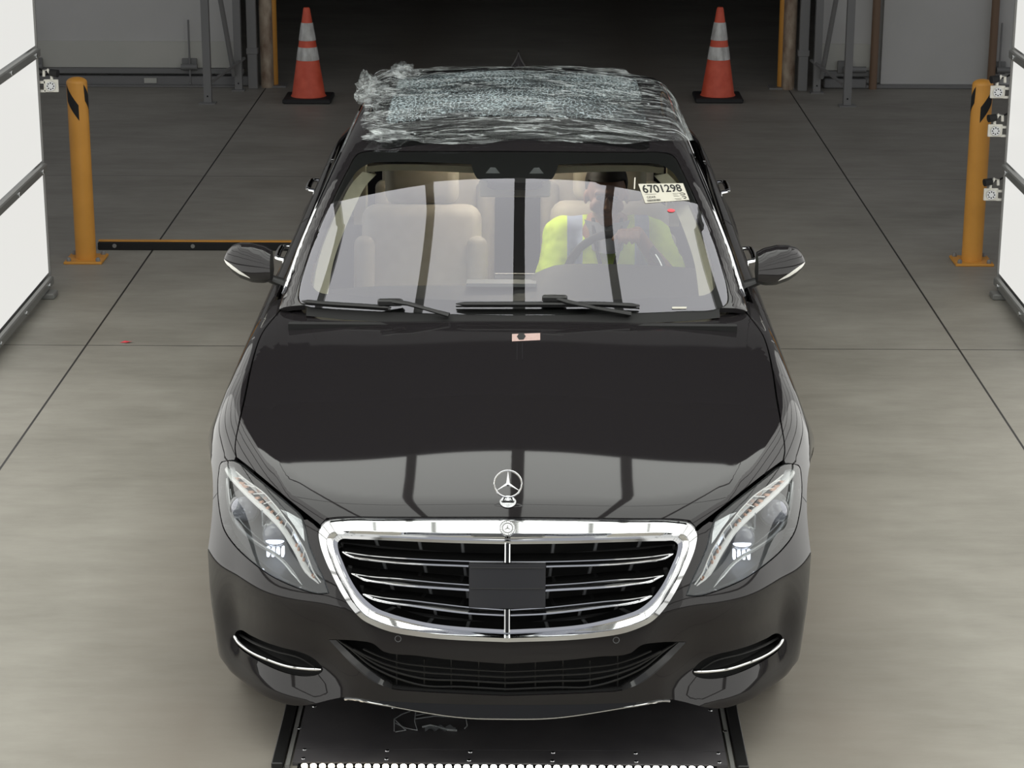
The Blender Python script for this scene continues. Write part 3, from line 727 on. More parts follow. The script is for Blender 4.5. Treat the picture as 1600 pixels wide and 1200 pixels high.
# trunk lid, rear bumper as one wrapped panel each
tl = patch(full([np.array([0, 4.62, 0])]+[tp(x, 4.62) for x in np.linspace(-.1, -.78, 8)]+[tp(-.775, y) for y in (4.75, 4.9, 5.0)]+[tp(x, 5.04) for x in np.linspace(-.74, 0, 8)]), topj, fbody, h=.04)
put('trunk_lid', tl, paint, car)
rb = patch(full([np.array([0, 5.2, .93])]+[np.array([x, 5.2, .93]) for x in np.linspace(-.1, -.72, 6)]+[np.array([-.80, 5, .8]), np.array([-.84, 5, .6]), np.array([-.83, 5, .4]), np.array([-.78, 5, .22])]+[np.array([x, 5.2, .19]) for x in np.linspace(-.7, 0, 6)]), backj, fbody, h=.05)
put('rear_bumper', rb, paint, car)
for s in (-1, 1):
    tlp = patch(np.array([[s*.74, 5, .88], [s*.45, 5, .86], [s*.45, 5, .76], [s*.76, 5, .74]]), backj, fbody, h=.04, off=.006); put('tail_light', tlp, tail, car)

# black inner shell added so that gaps look into darkness
b = MB()
for (ya, yb_, n) in ((.52, 1.46, 14),):
    ys = np.linspace(ya, yb_, n); ph = np.linspace(math.radians(-20), math.radians(200), 50); A = np.zeros((n, 50, 3))
    for i, y in enumerate(ys):
        d = np.stack([-np.cos(ph), ph*0, np.sin(ph)], 1); q, ok = hit(lambda p: fbody(p)+.035, np.array([0, y, .5]), d, .02, 1.3, 120); A[i] = q
    b.grid(A)
b.build('dark_gap_shell', deep, car)
MB().box((0, 2.9, .20), (1.60, 4.2, .04)).box((0, .62, .30), (1.1, .5, .02)).build('underbody', deep, car, False)
MB().box((0, 1.47, .60), (1.5, .03, .72)).build('firewall', deep, car, False)

# ---- wheels
def wheel(x, y, s, nm='wheel'):
    r = empty(nm, (0, 0, 0)); r.parent = car; r.matrix_parent_inverse = Matrix.Translation(-car.location)
    R = .352; tw = .245; xc = x
    pr = [(.245, -tw/2+.01), (.30, -tw/2), (.335, -tw/2+.012), (R, -tw/2+.035), (R, tw/2-.035), (.335, tw/2-.012), (.30, tw/2), (.245, tw/2-.01)]
    b = MB().lathe(pr, (xc, y, R), 56, 'x'); b.F = b.F[:-2]
    t = b.build('tire', tyre, r)
    b = MB().lathe([(.245, -tw/2+.012), (.252, -tw/2+.004), (.235, -tw/2+.03), (.23, .06), (.245, tw/2-.012)] if s < 0 else [(.245, tw/2-.012), (.252, tw/2-.004), (.235, tw/2-.03), (.23, -.06), (.245, -tw/2+.012)], (xc, y, R), 48, 'x'); b.F = b.F[:-2]
    b.build('rim', satin, r)
    b = MB()
    for k in range(10):
        a = 2*math.pi*k/10; ca, sa = math.cos(a), math.sin(a)
        b.tube([(xc+s*.085, y+.05*ca, R+.05*sa), (xc+s*.10, y+.15*ca, R+.15*sa), (xc+s*.108, y+.238*ca, R+.238*sa)], [.03, .02, .024], 8, flat=.6, upv=(1, 0, 0))
    b.lathe([(.07, 0), (.07, .015), (.03, .02)] if s > 0 else [(.07, 0), (.07, -.015), (.03, -.02)], (xc+s*.085, y, R), 24, 'x')
    b.build('spokes', satin, r)
    MB().lathe([(.17, -.012), (.17, .012)], (xc+s*.02, y, R), 32, 'x').build('brake_disc', steel, r)
for (x, y) in ((-.752, AC[0]), (.752, AC[0]), (-.80, 4.05), (.80, 4.05)): wheel(x, y, -1 if x < 0 else 1)
for y in (AC[0], 4.05):
    for s in (-1, 1):
        b = MB(); A = []
        for xx in (.86, .60): A.append([(s*(xx if k < 0 else xx), y+.385*math.cos(a), .35+.385*math.sin(a)) for k, a in enumerate(np.linspace(0, math.pi, 24))])
        b.grid(A); b.build('wheel_liner', deep, car)

# ------------------------------------------------------------------ grille
GC = np.array([0, -.0, 0])
def onb(pts, off=0.):
    q = on(pts, fbody); return q+normal(fbody, q)*off if off else q
def sym(half):                             # half curve from centre (left side) -> closed symmetric loop
    h = np.array(half, float).copy(); h[0][0] = 0; h[-1][0] = 0; r = h[::-1][1:-1].copy(); r[:, 0] *= -1; return np.vstack([h, r])
g_mid = curve([(789, 833), (700, 832), (600, 829), (540, 828), (520, 831), (513, 840), (514, 855), (521, 876), (531, 900), (545, 925), (558, 944), (574, 959), (594, 968), (620, 976), (660, 983), (700, 988), (789, 993)], False, 5)
g_inn = curve([(789, 846), (700, 844), (600, 840), (545, 838), (530, 838), (523, 844), (525, 862), (532, 881), (541, 902), (554, 926), (567, 942), (584, 955), (604, 963), (628, 970), (664, 978), (702, 983), (789, 989)], False, 5)
g_in2 = curve([(789, 851), (700, 849), (600, 845), (548, 843), (534, 843), (528, 848), (529, 862), (536, 880), (545, 901), (558, 923), (571, 938), (588, 951), (608, 959), (632, 966), (667, 974), (704, 979), (789, 985)], False, 5)
def off_y(P, n, d): return P+n*d
def loop(px, d):
    q = on(px, fbody); n = np.array([0, -1., 0]); q = q.copy(); q[:, 1] -= d; return sym(q)
gr = empty('grille', (0, 0, 0)); gr.parent = car; gr.matrix_parent_inverse = Matrix.Translation(-car.location)
def mesh_p(nm, b, m, par, **k): return b.build(nm, m, par, **k)
L0 = loop(gr_out_px, -.02); L1 = loop(gr_out_px, .004); L1b = loop(gr_out_px*.9+g_mid*.1, .014); L2 = loop(g_mid*.88+gr_out_px*.12, .015); L3 = loop(g_mid, .009)
L4 = loop(g_inn*.85+g_mid*.15, -.005); L5 = loop(g_inn, -.001); L6 = loop(g_in2, -.004); L7 = loop(g_in2, -.06)
b = MB(); A = np.array([L0, L1, L1b, L2, L3, L4, L5, L6, L7]); A = np.concatenate([A, A[:, :1]], 1); b.grid(A)
fr = b.build('chrome_frame', chrome, gr, angle=28)
me = fr.data
q = np.array([v.co for v in me.vertices]); 
# flip if the frame's faces look backwards
n0 = np.mean([p.normal.y for p in me.polygons])
if n0 > 0: me.flip_normals()
def deep_y(px, dy): q = on([px], fbody)[0]; y = q[1]+dy; return at_y(px[0], px[1], y)
# dark backing behind the louvres
bk = sym(np.array([deep_y(p, .10) for p in gr_out_px[::3]]+([deep_y(gr_out_px[-1], .10)] if (len(gr_out_px)-1) % 3 else [])))
mesh('backing', list(bk)+[bk.mean(0)], [(i, (i+1) % len(bk), len(bk)) for i in range(len(bk))], deep, gr, False)
def louvre(up, lo, s):
    U = curve(up, False, 8); Lw = curve(lo, False, 8)
    u3 = np.array([deep_y(p, .012) for p in U]); l3 = np.array([deep_y(p, .006) for p in Lw])
    if s > 0: u3 = u3*MX; l3 = l3*MX
    r = MB(); n = 30
    ru = np.array([u3[int(round(k))] for k in np.linspace(0, len(u3)-1, n)]); rl = np.array([l3[int(round(k))] for k in np.linspace(0, len(l3)-1, n)])
    mid = (ru+rl)/2+np.array([0, .006, 0]); back = ru+np.array([0, .045, .008])
    r.grid(np.array([back, ru, mid, rl, rl+np.array([0, .04, .0])]))
    o = r.build('louvre', trimblk, gr)
    MB().tube(u3, [.0012]+[.0032]*(len(u3)-1), 8).build('chrome_strip', chrome, o)
    MB().tube(l3, [.0012]+[.0032]*(len(l3)-1), 8).build('chrome_strip', chrome, o)
for s in (-1, 1):
    louvre([(535, 862), (575, 868), (640, 873), (732, 877), (787, 878)], [(535, 862), (546, 869), (580, 875), (626, 880), (732, 885)], s)
    louvre([(549, 896), (580, 901), (620, 904), (680, 910), (733, 914)], [(549, 896), (570, 906), (600, 911), (624, 914), (733, 922)], s)
    louvre([(567, 928), (600, 934), (640, 938), (690, 944), (734, 949), (787, 953)], [(567, 928), (584, 936), (610, 942), (640, 946), (690, 953), (734, 958), (787, 961)], s)
# horizontal dark ledges and upright ribs behind
for (x0, y0, x1, y1) in ((533, 852, 733, 870), (540, 888, 733, 905), (556, 918, 733, 941), (590, 952, 787, 980)):
    A0, A1 = deep_y((x0, y0), .05), deep_y((x1, y1), .05)
    for s in (-1, 1):
        a, c = (A0, A1) if s < 0 else (A0*MX, A1*MX)
        b = MB(); b.tube([a, (a+c)/2+np.array([0, -.004, 0]), c], .006, 6, flat=1.6); b.build('ledge', greyp if 0 else plast, gr)
for (x0, y0, x1, y1) in ((587, 843, 630, 968), (655, 846, 685, 978), (722, 848, 737, 984)):
    for s in (-1, 1):
        a, c = deep_y((x0, y0), .075), deep_y((x1, y1), .07)
        if s > 0: a, c = a*MX, c*MX
        MB().tube([a, c], .0048, 6).build('rib', greyp, gr)
# centre bars and radar panel
for (y0, y1) in ((850, 879), (952, 988)):
    for dx in (-3.2, 3.2):
        a, c = deep_y((789.5, y0), -.0), deep_y((789.5, y1), -.0); a[0] = c[0] = dx*.0019
        MB().tube([a, c], .0022, 8).build('centre_bar', chrome, gr)
    a[0] = c[0] = 0; MB().tube([a, c], .004, 6).build('centre_bar', trimblk, gr)
a, c = deep_y((733, 881), .0), deep_y((733, 949), .0)
xw = abs(a[0])
radar = mat('radar_panel', (.022, .022, .024), .22)
b = MB(); yc = deep_y((789, 881), -.004)[1]; yc2 = deep_y((789, 950), -.004)[1]; z1 = deep_y((789, 881), 0)[2]; z0 = deep_y((789, 950), 0)[2]
A = []
for z, y in ((z1+.002, yc+.03), (z1, yc), ((z1+z0)/2, (yc+yc2)/2-.002), (z0, yc2), (z0-.002, yc2+.03)): A.append([(x, y+.02*(x/xw)**2*.3, z) for x in np.linspace(-xw, xw, 9)])
b.grid(A).build('radar_panel', radar, gr)
for t in (.08, .55): b = MB(); zz = z1+(z0-z1)*t; yy = yc+(yc2-yc)*t-.003; b.tube([(-xw*.96, yy+.003, zz), (0, yy, zz), (xw*.96, yy+.003, zz)], .0012, 6).build('panel_line', plast, gr)

# round badge on the chrome frame, laurel plate and standing star on the hood
def star_mesh(b, c, R, t, u, v, rt):
    c = np.array(c, float); u = np.array(u, float); v = np.array(v, float); nrm = np.cross(u, v)
    b.tube([c+R*(u*math.cos(a)+v*math.sin(a)) for a in np.linspace(0, 2*math.pi, 49)[:-1]], rt, 8, closed=True)
    for k in range(3):
        a = math.pi/2+k*2*math.pi/3; d = u*math.cos(a)+v*math.sin(a); e = np.cross(nrm, d); w_ = R*.13
        V = [c+d*R, c+e*w_, c-e*w_, c+nrm*t, c-nrm*t]; bb = [(0, 1, 3), (0, 3, 2), (0, 4, 1), (0, 2, 4), (1, 4, 3), (2, 3, 4)]
        b.add(V, bb)
st = empty('hood_star', (0, 0, 0)); st.parent = car; st.matrix_parent_inverse = Matrix.Translation(-car.location)
base = on([(793, 784)], fbody)[0]; base[0] = 0; nb = normal(fbody, base[None])[0]; nb[0] = 0; nb /= np.linalg.norm(nb)
ub = np.array([1., 0, 0]); vb = np.cross(nb, ub)
el = [base+ub*.023*math.cos(a)+vb*.026*math.sin(a) for a in np.linspace(0, 2*math.pi, 33)[:-1]]
b = MB(); b.add([p+nb*.001 for p in el]+[base+nb*.004+(p-base)*.85 for p in el]+[base+nb*.005], [(i, (i+1) % 32, 32+(i+1) % 32, 32+i) for i in range(32)]+[(32+i, 32+(i+1) % 32, 64) for i in range(32)])
plate = b.build('emblem_plate', satin, st)
b = MB()
for s in (-1, 1):
    b.tube([base+nb*.006+ub*s*.013*math.cos(a)+vb*(.002+.011*math.sin(a)) for a in np.linspace(-.9, .9, 8)], .0012, 6)
b.tube([base+nb*.006-vb*.006-ub*.017, base+nb*.006-vb*.006+ub*.017], .0012, 6)
b.build('laurel', ink, plate)
Rr = .0385; sc = base+np.array([0, .006, .010+Rr+.002])
b = MB(); star_mesh(b, sc, Rr, .0035, (1, 0, 0), (0, .08, 1), .0028); b.build('star_ring', chrome, st)
MB().tube([base+nb*.003, base+np.array([0, .005, .013])], [.006, .003], 10).build('stem', chrome, st)
bc = on([(789, 822)], fbody)[0]; bc[0] = 0; bc[1] -= .017
bd = empty('round_badge', (0, 0, 0)); bd.parent = car; bd.matrix_parent_inverse = Matrix.Translation(-car.location)
nn = np.array([0, -.78, .62]); u_ = np.array([1., 0, 0]); v_ = np.cross(nn, u_)
def disc(b, c, R, h):
    P = [c+R*(u_*math.cos(a)+v_*math.sin(a)) for a in np.linspace(0, 2*math.pi, 33)[:-1]]
    return b.add([p-nn*.004 for p in P]+[p+nn*h for p in P]+[c+nn*h], [(i, (i+1) % 32, 32+(i+1) % 32, 32+i) for i in range(32)]+[(32+i, 32+(i+1) % 32, 64) for i in range(32)])
disc(MB(), bc, .0225, .003).build('badge_disc', satin, bd)
b = MB(); b.tube([bc+nn*.0035+.0215*(u_*math.cos(a)+v_*math.sin(a)) for a in np.linspace(0, 2*math.pi, 33)[:-1]], .0012, 6, closed=True)
b.tube([bc+nn*.0035+.0145*(u_*math.cos(a)+v_*math.sin(a)) for a in np.linspace(0, 2*math.pi, 33)[:-1]], .0009, 6, closed=True)
for k in range(22):
    if k % 11 == 5: continue
    a = 2*math.pi*k/22; b.tube([bc+nn*.0035+r_*(u_*math.cos(a)+v_*math.sin(a)) for r_ in (.0165, .0195)], .0008, 4)
b.build('badge_rim', steel, bd)
b = MB(); star_mesh(b, bc+nn*.003, .0135, .002, u_, v_, .0008); b.build('badge_star', steel, bd)

# ------------------------------------------------------------------ lower intakes
def recess(loop3, depth, nm, parent, m=deep, inward=None):
    P = np.array(loop3); n = normal(fbody, P); c = P.mean(0)
    B = P-n*.004; D = P+(inward if inward is not None else -n)*depth; D = c+(D-c)*1.0
    k = len(P); V = list(B)+list(D)+[D.mean(0)]
    Fc = [(i, (i+1) % k, k+(i+1) % k, k+i) for i in range(k)]+[(k+i, k+(i+1) % k, 2*k) for i in range(k)]
    return mesh(nm, V, Fc, m, parent, False)
it = empty('lower_intake', (0, 0, 0)); it.parent = car; it.matrix_parent_inverse = Matrix.Translation(-car.location)
recess(full(cin3), .09, 'intake_box', it, deep, np.array([0, 1., .05]))
for k, (cyy, lx, ly) in enumerate(((1049, 590, 1022), (1058, 575, 1024), (1067, 560, 1018), (1077, 548, 1012))):
    pts = curve([(lx-22, ly-8-2*k), (lx, ly+2), (lx+35, ly+(cyy-ly)*.45+1), (660, cyy-9+k), (720, cyy-4), (789, cyy)], False, 6)
    q = np.array([deep_y(p, .022) for p in pts]); q[-1][0] = 0; Q = np.vstack([q, (q*MX)[::-1][1:]])
    MB().tube(Q, .0036, 6, flat=.8).build('mesh_bar', plast, it)
for px in (620, 663, 705, 748, 789):
    a, c = deep_y((px, 1030 if px > 640 else 1022), .03), deep_y((px, 1084 if px > 640 else 1078), .03)
    for s in ((-1, 1) if px < 789 else (-1,)):
        A_, C_ = (a, c) if s < 0 else (a*MX, c*MX)
        MB().tube([A_, C_], .0028, 6).build('mesh_upright', plast, it)
# side blades of the intake
for s in (-1, 1):
    o_ = curve([(514, 1000), (528, 1015), (548, 1036), (580, 1063), (612, 1077)], False, 6); i_ = curve([(525, 1000), (540, 1014), (558, 1031), (585, 1053), (614, 1073)], False, 6)
    a = np.array([deep_y(p, -.001) for p in o_]); c = np.array([deep_y(p, .014) for p in i_])
    if s > 0: a, c = a*MX, c*MX
    b = MB().grid(np.array([a+np.array([0, .01, 0]), a, c, c+np.array([0, .03, .0])])); b.build('side_blade', mat('blade_black', (.03, .03, .03), .12) if s < 0 else MATS['blade_black'], it)
# corner intakes with chrome strip
for s in (-1, 1):
    ci = empty('corner_intake', (0, 0, 0)); ci.parent = car; ci.matrix_parent_inverse = Matrix.Translation(-car.location)
    L = fi3 if s < 0 else (fi3*MX)[::-1]
    recess(L, .06, 'intake_box', ci, deep, np.array([-s*.25, 1., .0]))
    pts = curve([(367, 993), (375, 1005), (396, 1020), (423, 1032), (450, 1041), (478, 1045), (503, 1046)], False, 6)
    q = on(pts, fbody); q = q+normal(fbody, q)*.003
    if s > 0: q = q*MX
    MB().tube(q, [.002]+[.0052]*(len(q)-3)+[.004, .0025], 10).build('chrome_strip', chrome, ci)
    pts = curve([(372, 990), (396, 1004), (430, 1017), (470, 1028), (492, 1042)], False, 5); q = np.array([deep_y(p, .03) for p in pts]); q = q*MX if s > 0 else q
    MB().tube(q, .004, 6).build('inner_fin', plast, ci)
# parking sensors
for px in (622, 0):
    p = on([(622, 998)], fbody)[0]; n_ = normal(fbody, p[None])[0]
    if not px: p = p*MX; n_ = n_*MX
    u2 = np.cross(n_, [0, 0, 1.]); u2 /= np.linalg.norm(u2); v2 = np.cross(n_, u2)
    b = MB(); b.tube([p+n_*.0008+.0085*(u2*math.cos(a)+v2*math.sin(a)) for a in np.linspace(0, 2*math.pi, 21)[:-1]], .001, 6, closed=True)
    b.build('parking_sensor', greyp, car)
# front splitter lip with bright edge
lipx = np.linspace(0, .475, 40); V = []
P0 = np.array([low_pt(math.atan2(-x, .95-Pl(x))) for x in lipx])
edge = []
for x, p in zip(lipx, P0):
    t = min(1, max(0, (.46-x)/.46)); f_ = .5*(1-math.cos(math.pi*min(1, t*1.15)))
    edge.append(p+np.array([0, -.016*f_-.002, -.003-.030*f_]))
edge = np.array(edge); LE = np.vstack([edge[::-1], (edge*MX)[1:]]); LP = np.vstack([P0[::-1], (P0*MX)[1:]])
b = MB().grid(np.array([LP+np.array([0, .03, .006]), LP+np.array([0, .002, .004]), LE, LE+np.array([0, .004, -.006]), LP+np.array([0, .08, -.02])])); lip = b.build('splitter_lip', trimblk, car)
MB().tube(LE+np.array([0, -.001, 0]), .0022, 6).build('bright_edge', chrome, lip)
# ------------------------------------------------------------------ headlights
hgrey = mat('lamp_housing', (.17, .175, .18), .3); hsil = mat('lamp_silver', (.70, .72, .73), .18, metal=.8)
drl = mat('drl_guide', (.78, .79, .78), .25, emit=(1, .98, .93), estr=.22)
proj_on = mat('projector_glow', (.9, .93, 1), .1, emit=(.85, .9, 1), estr=1.3)
lens = patch(hl3, sph, fbody, h=.018, gap=.003, thick=.03, off=-.001)
def on_d(pts, dep, s):
    q = on(pts, fbody); d = (q-np.array([0, CAM[1], CAM[2]])); d /= np.linalg.norm(d, axis=1)[:, None]; q = q+d*dep
    return q*MX if s > 0 else q
for s in (-1, 1):
    hl = empty('headlight', (0, 0, 0)); hl.parent = car; hl.matrix_parent_inverse = Matrix.Translation(-car.location)
    put('lens', lens if s < 0 else flipx(lens), hglass, hl)
    c = hl3.mean(0); P = hl3-normal(fbody, hl3)*.004; k = len(P); rings = [P]
    for sc_, dp in ((.97, .03), (.90, .07), (.70, .10), (.40, .115)):
        rings.append(c+(P-c)*sc_+np.array([.02, 1, -.25])*dp)
    V = [v*(MX if s > 0 else 1) for r_ in rings for v in r_]+[(c+np.array([.02, 1, -.25])*.12)*(MX if s > 0 else 1)]
    Fc = [(j*k+i, j*k+(i+1) % k, (j+1)*k+(i+1) % k, (j+1)*k+i) for j in range(4) for i in range(k)]+[(4*k+i, 4*k+(i+1) % k, 5*k) for i in range(k)]
    mesh('housing', V, Fc, hgrey, hl)
    A = curve([(369, 737), (382, 748), (400, 761), (413, 771), (424, 783), (436, 797), (446, 811), (457, 825), (466, 841), (474, 855), (482, 874), (489, 892), (501, 910)], False, 5)
    B = curve([(354, 731), (362, 745), (376, 761), (398, 783), (420, 803), (440, 824), (454, 845), (465, 864), (475, 884), (486, 900), (498, 912)], False, 6)
    n = 48; ra = np.array([A[int(round(t))] for t in np.linspace(0, len(A)-1, n)]); rb_ = np.array([B[int(round(t))] for t in np.linspace(0, len(B)-1, n)])
    a3 = on_d(ra, .018, s); b3 = on_d(rb_, .03, s)
    # translucent blade between the two curves with cross ribs
    strip = MB().grid(np.array([a3*(1-t)+b3*t for t in (.06, .38)])); strip.build('light_guide', hsil, hl)
    MB().tube(b3, [.003]+[.0085]*(n-8)+[.007, .006, .005, .004, .003, .002, .001], 10).build('running_light', drl, hl)
    MB().tube(a3, .0018, 6).build('upper_strip', drl, hl)
    q = MB()
    for i in range(4, n-1, 4): q.tube([a3[i], a3[i]*.35+b3[i]*.65], .0016, 5)
    q.build('cross_ribs', drl, hl)
    q = MB()
    for i in list(range(5, 24, 2))+list(range(31, 38, 2))+[43, 44]:
        m_ = b3[i]*.62+a3[i]*.38; q.tube([m_+(b3[i]-a3[i])*.16, m_-(b3[i]-a3[i])*.10], .004, 5)
    q.build('indicator_segments', amber, hl)
    Cc = on_d(curve([(356, 748), (356, 766), (358, 786), (365, 810), (382, 833), (404, 850), (425, 863), (442, 876), (458, 895), (472, 914)], False, 6), .035, s)
    MB().tube(Cc, [.0065]*(len(Cc)-6)+[.005, .004, .003, .003, .002, .001], 8, flat=.7).build('lower_blade', hsil, hl)
    C2 = on_d(curve([(360, 764), (364, 790), (376, 814), (396, 834), (418, 852)], False, 6), .05, s)
    MB().tube(C2, .0022, 6).build('inner_blade', hsil, hl)
    # silver flank at the top inner corner
    fl = on_d([(438, 796), (448, 799), (471, 812), (474, 826), (476, 846), (470, 838), (460, 822), (450, 808)], .012, s)
    mesh('silver_flank', list(fl), [tuple(range(8))], hsil, hl, False)
    fl = on_d([(352, 727), (366, 730), (372, 745), (362, 752), (355, 750)], .02, s); mesh('silver_flank', list(fl), [tuple(range(5))], hsil, hl, False)
    for (px, py, R, on_) in ((430, 836, .036, True), (382, 795, .040, False)):
        cc = on_d([(px, py)], .075, s)[0]
        hsg = MB(); hsg.tube([cc+np.array([0, .05, 0]), cc+np.array([0, .0, .0]), cc+np.array([0, -.008, 0])], [R*1.2, R*1.12, R*1.05], 24); hsg.build('projector_ring', hsil if on_ else greyp, hl)
        ln = MB().sphere(tuple(cc+np.array([0, -.006, .002])), R, 24, 14, 1, .55, 1).build('projector_lens', lensb, hl)
        if on_: MB().sphere(tuple(cc+np.array([0, -.016, -.012])), R*.72, 16, 10, 1.05, .55, .36).build('glow', proj_on, ln)
        if on_:
            g_ = MB()
            for k_ in range(4): g_.box(tuple(cc+np.array([(k_-1.5)*.014, -.006, -.048])), (.008, .03, .026), bev=.003)
            g_.build('lamp_prisms', proj_on, hl, False)
    MB().box(tuple(on_d([(411, 806)], .05, s)[0]), (.004, .04, .05)).build('divider', hsil, hl, False)

# ------------------------------------------------------------------ greenhouse
def gp(y, z): q, ok = hit(fgh, np.array([-1.15, y, z]), np.array([[1., 0, 0]]), 0, 1.1, 200); return q[0]
def gt(x, y): q, ok = hit(fgh, np.array([x, y, 1.8]), np.array([[0, 0, -1.]]), 0, 1.0, 200); return q[0]
ws_px = list(curve([(811, 236), (700, 236), (620, 236), (572, 236), (558, 241), (545, 262), (520, 312), (497, 362), (479, 412), (468, 452), (468, 470), (478, 478), (540, 484), (620, 488), (700, 491), (811, 493)], False, 5))
ws3 = on(ws_px, fgh); WS = full(ws3)
w_ = patch(WS, topj, fgh, h=.013, gap=.001, thick=.005, flange=False)
shell_bottom = .945
zt = lambda y: float(np.interp(y, [1.78, 1.85, 2.0, 2.2, 2.4, 2.7, 3.3, 3.7, 4.0, 4.25, 4.4], [.985, 1.015, 1.082, 1.175, 1.245, 1.30, 1.325, 1.31, 1.26, 1.16, 1.08]))
def sw(y0, y1, n=14, y1t=None):
    y1t = y1t or y1
    t = [gp(y, zt(y)) for y in np.linspace(y0, y1t, n)]; b_ = [gp(y, .985) for y in np.linspace(y1, max(y0, 1.82), n)]
    return np.array(t+b_)
win1 = sw(1.84, 3.02); win2 = sw(3.08, 4.22)
rw = [np.array([0, 4.12, 0])]+[gt(x, 4.12+.1*x*x) for x in np.linspace(-.1, -.48, 6)]+[gt(-.60, 4.65)]+[gt(x, 4.72) for x in np.linspace(-.55, 0, 6)]
rw[0] = gt(0, 4.12); RW = full(rw)
k_c = int(np.argmin([np.hypot(p[0]-478, p[1]-478) for p in ws_px]))
sh = list(ws3[:k_c+1])+[gp(1.66, .955)]+[gp(y, .95) for y in np.linspace(1.72, 4.55, 29)]+[gt(-.70, 4.78)]+[gt(x, 4.8) for x in np.linspace(-.6, 0, 6)]
shell = patch(full(sh), gcyl, fgh, holes=(win1, win2, win1*MX, win2*MX, RW), h=.03, gap=.0012, thick=.02)
put('roof', shell, paint, car)
for s in (-1, 1):
    for wn, nm in ((win1, 'front_window'), (win2, 'rear_window')):
        v = patch(wn, gcyl, fgh, h=.05, gap=.001, off=-.004, flange=False); put(nm, v if s < 0 else flipx(v), sglass, car)
    # chrome line over and under the windows
    tl_ = np.array([gp(y, zt(y)+.006) for y in np.linspace(1.80, 4.25, 40)]+[gp(y, .978) for y in np.linspace(4.28, 1.79, 30)]); tl_[:, 0] -= .002
    if s > 0: tl_ = tl_*MX
    MB().tube(tl_, .0045, 6, closed=True).build('window_chrome', chrome, car)
v = patch(RW, topj, fgh, h=.06, gap=.001, off=-.003, flange=False); put('rear_glass', v, sglass, car)
wsh = put('windshield', w_, wglass, car)
ap_px = list(curve([(811, 284), (785, 284), (764, 282), (746, 278), (740, 268), (736, 255)], False, 4, corners=(5,)))[:-1]+list(curve([(736, 255), (660, 252), (600, 252), (578, 254), (560, 264), (545, 284), (528, 314), (510, 352), (496, 394), (487, 425), (486, 441), (496, 454), (530, 459), (600, 463), (700, 467), (811, 469)], False, 5, corners=(0,)))
ap3 = on(ap_px, fgh); AP = full(ap3)
frit = patch(WS, topj, fgh, holes=(AP,), h=.03, gap=.0005, off=-.004, flange=False); put('black_border', frit, mat('ceramic_black', (.008, .008, .008), .5), wsh)
# cowl between hood and glass
cw = on(curve([(811, 489), (700, 487), (620, 484), (540, 480), (480, 474)], False, 4), fgh); A = np.array([cw+np.array([0, -.005, -.004]), cw+np.array([0, -.05, -.03])]); A = np.concatenate([A[:, ::-1], (A*MX)[:, 1:]], 1)
MB().grid(A).build('cowl', deep, car)
# wipers
def wiper(bl, arm, nm='wiper'):
    wr = empty(nm, (0, 0, 0)); wr.parent = car; wr.matrix_parent_inverse = Matrix.Translation(-car.location)
    q = on(curve(bl, False, 5), fgh); q = q+normal(fgh, q)*.018
    MB().tube(q, [.003]+[.010]*(len(q)-2)+[.004], 8, flat=.75).build('blade', plast, wr)
    MB().tube(q-np.array([0, -.004, .010]), .003, 5).build('rubber_edge', rubber, wr)
    q = on(arm, fgh); q = q+normal(fgh, q)*np.array([.030, .030, .022, .01])[:, None]
    MB().tube(q, [.012, .011, .009, .012], 8, flat=.7).build('arm', plast, wr)
    c_ = q[0]; MB().box(tuple(c_-np.array([0, 0, .004])), (.085, .028, .022), bev=.006).build('clip', plast, wr, False)
wiper([(474, 477), (520, 481), (570, 484), (612, 487)], [(612, 481), (640, 485), (670, 491), (702, 496)])
wiper([(713, 481), (790, 481), (870, 481), (940, 481), (998, 484)], [(866, 475), (886, 482), (930, 489), (985, 494)])
# sunroof
def box_loop(x0, y0, x1, y1, r=.04):
    p = []
    for cx, cy, a0 in ((x1-r, y0+r, -90), (x1-r, y1-r, 0), (x0+r, y1-r, 90), (x0+r, y0+r, 180)):
        for a in np.linspace(a0, a0+90, 5): p.append((cx+r*math.cos(math.radians(a)), cy+r*math.sin(math.radians(a))))
    P = np.array(p); out = []
    for a, b_ in zip(P, np.roll(P, -1, 0)):
        n = max(1, int(np.linalg.norm(b_-a)/.05))
        for j in range(n): out.append(gt(*(a+(b_-a)*j/n)))
    return np.array(out)
v = patch(box_loop(-.50, 2.42, .50, 2.70), topj, fgh, h=.05, gap=.001, off=.003, thick=.006); put('sunroof_deflector', v, trimblk, car)
v = patch(box_loop(-.50, 2.71, .50, 3.72), topj, fgh, h=.05, gap=.001, off=.003, thick=.006); tag(put('sunroof_glass', v, crackle, car), 'shattered sunroof glass')
# antenna fin
f0 = gt(0, 4.02)
b = MB(); A = []
for t in np.linspace(0, 1, 8):
    hh = .062*t; w2 = .036*(1-t)**1.5+.003; y0 = -.05+.085*t; y1 = .075+.02*t
    A.append([(w2*math.sin(a)*1, f0[1]+(y0+y1)/2-(y1-y0)/2*math.cos(a), f0[2]-.005+hh) for a in np.linspace(0, 2*math.pi, 17)])
b.grid(np.array(A)); b.F.append(tuple(7*17+j for j in range(16))); b.build('antenna_fin', paint, car)
# door handles
for s in (-1, 1):
    for (y, z) in ((2.93, .85), (4.0, .90)):
        p = arch_pt(y, z); x = p[0]-.032
        pts = np.array([(p[0]+.004, y-.115, z-.004), (x+.006, y-.10, z), (x, y-.05, z+.001), (x, y+.05, z+.001), (x+.006, y+.10, z), (p[0]+.004, y+.115, z-.004)])
        if s > 0: pts = pts*MX
        par = doors[0 if s < 0 else 1][0 if y < 3.05 else 1]
        MB().tube(curve(pts, False, 4), .0125, 10, flat=.7).build('door_handle', chrome, par)
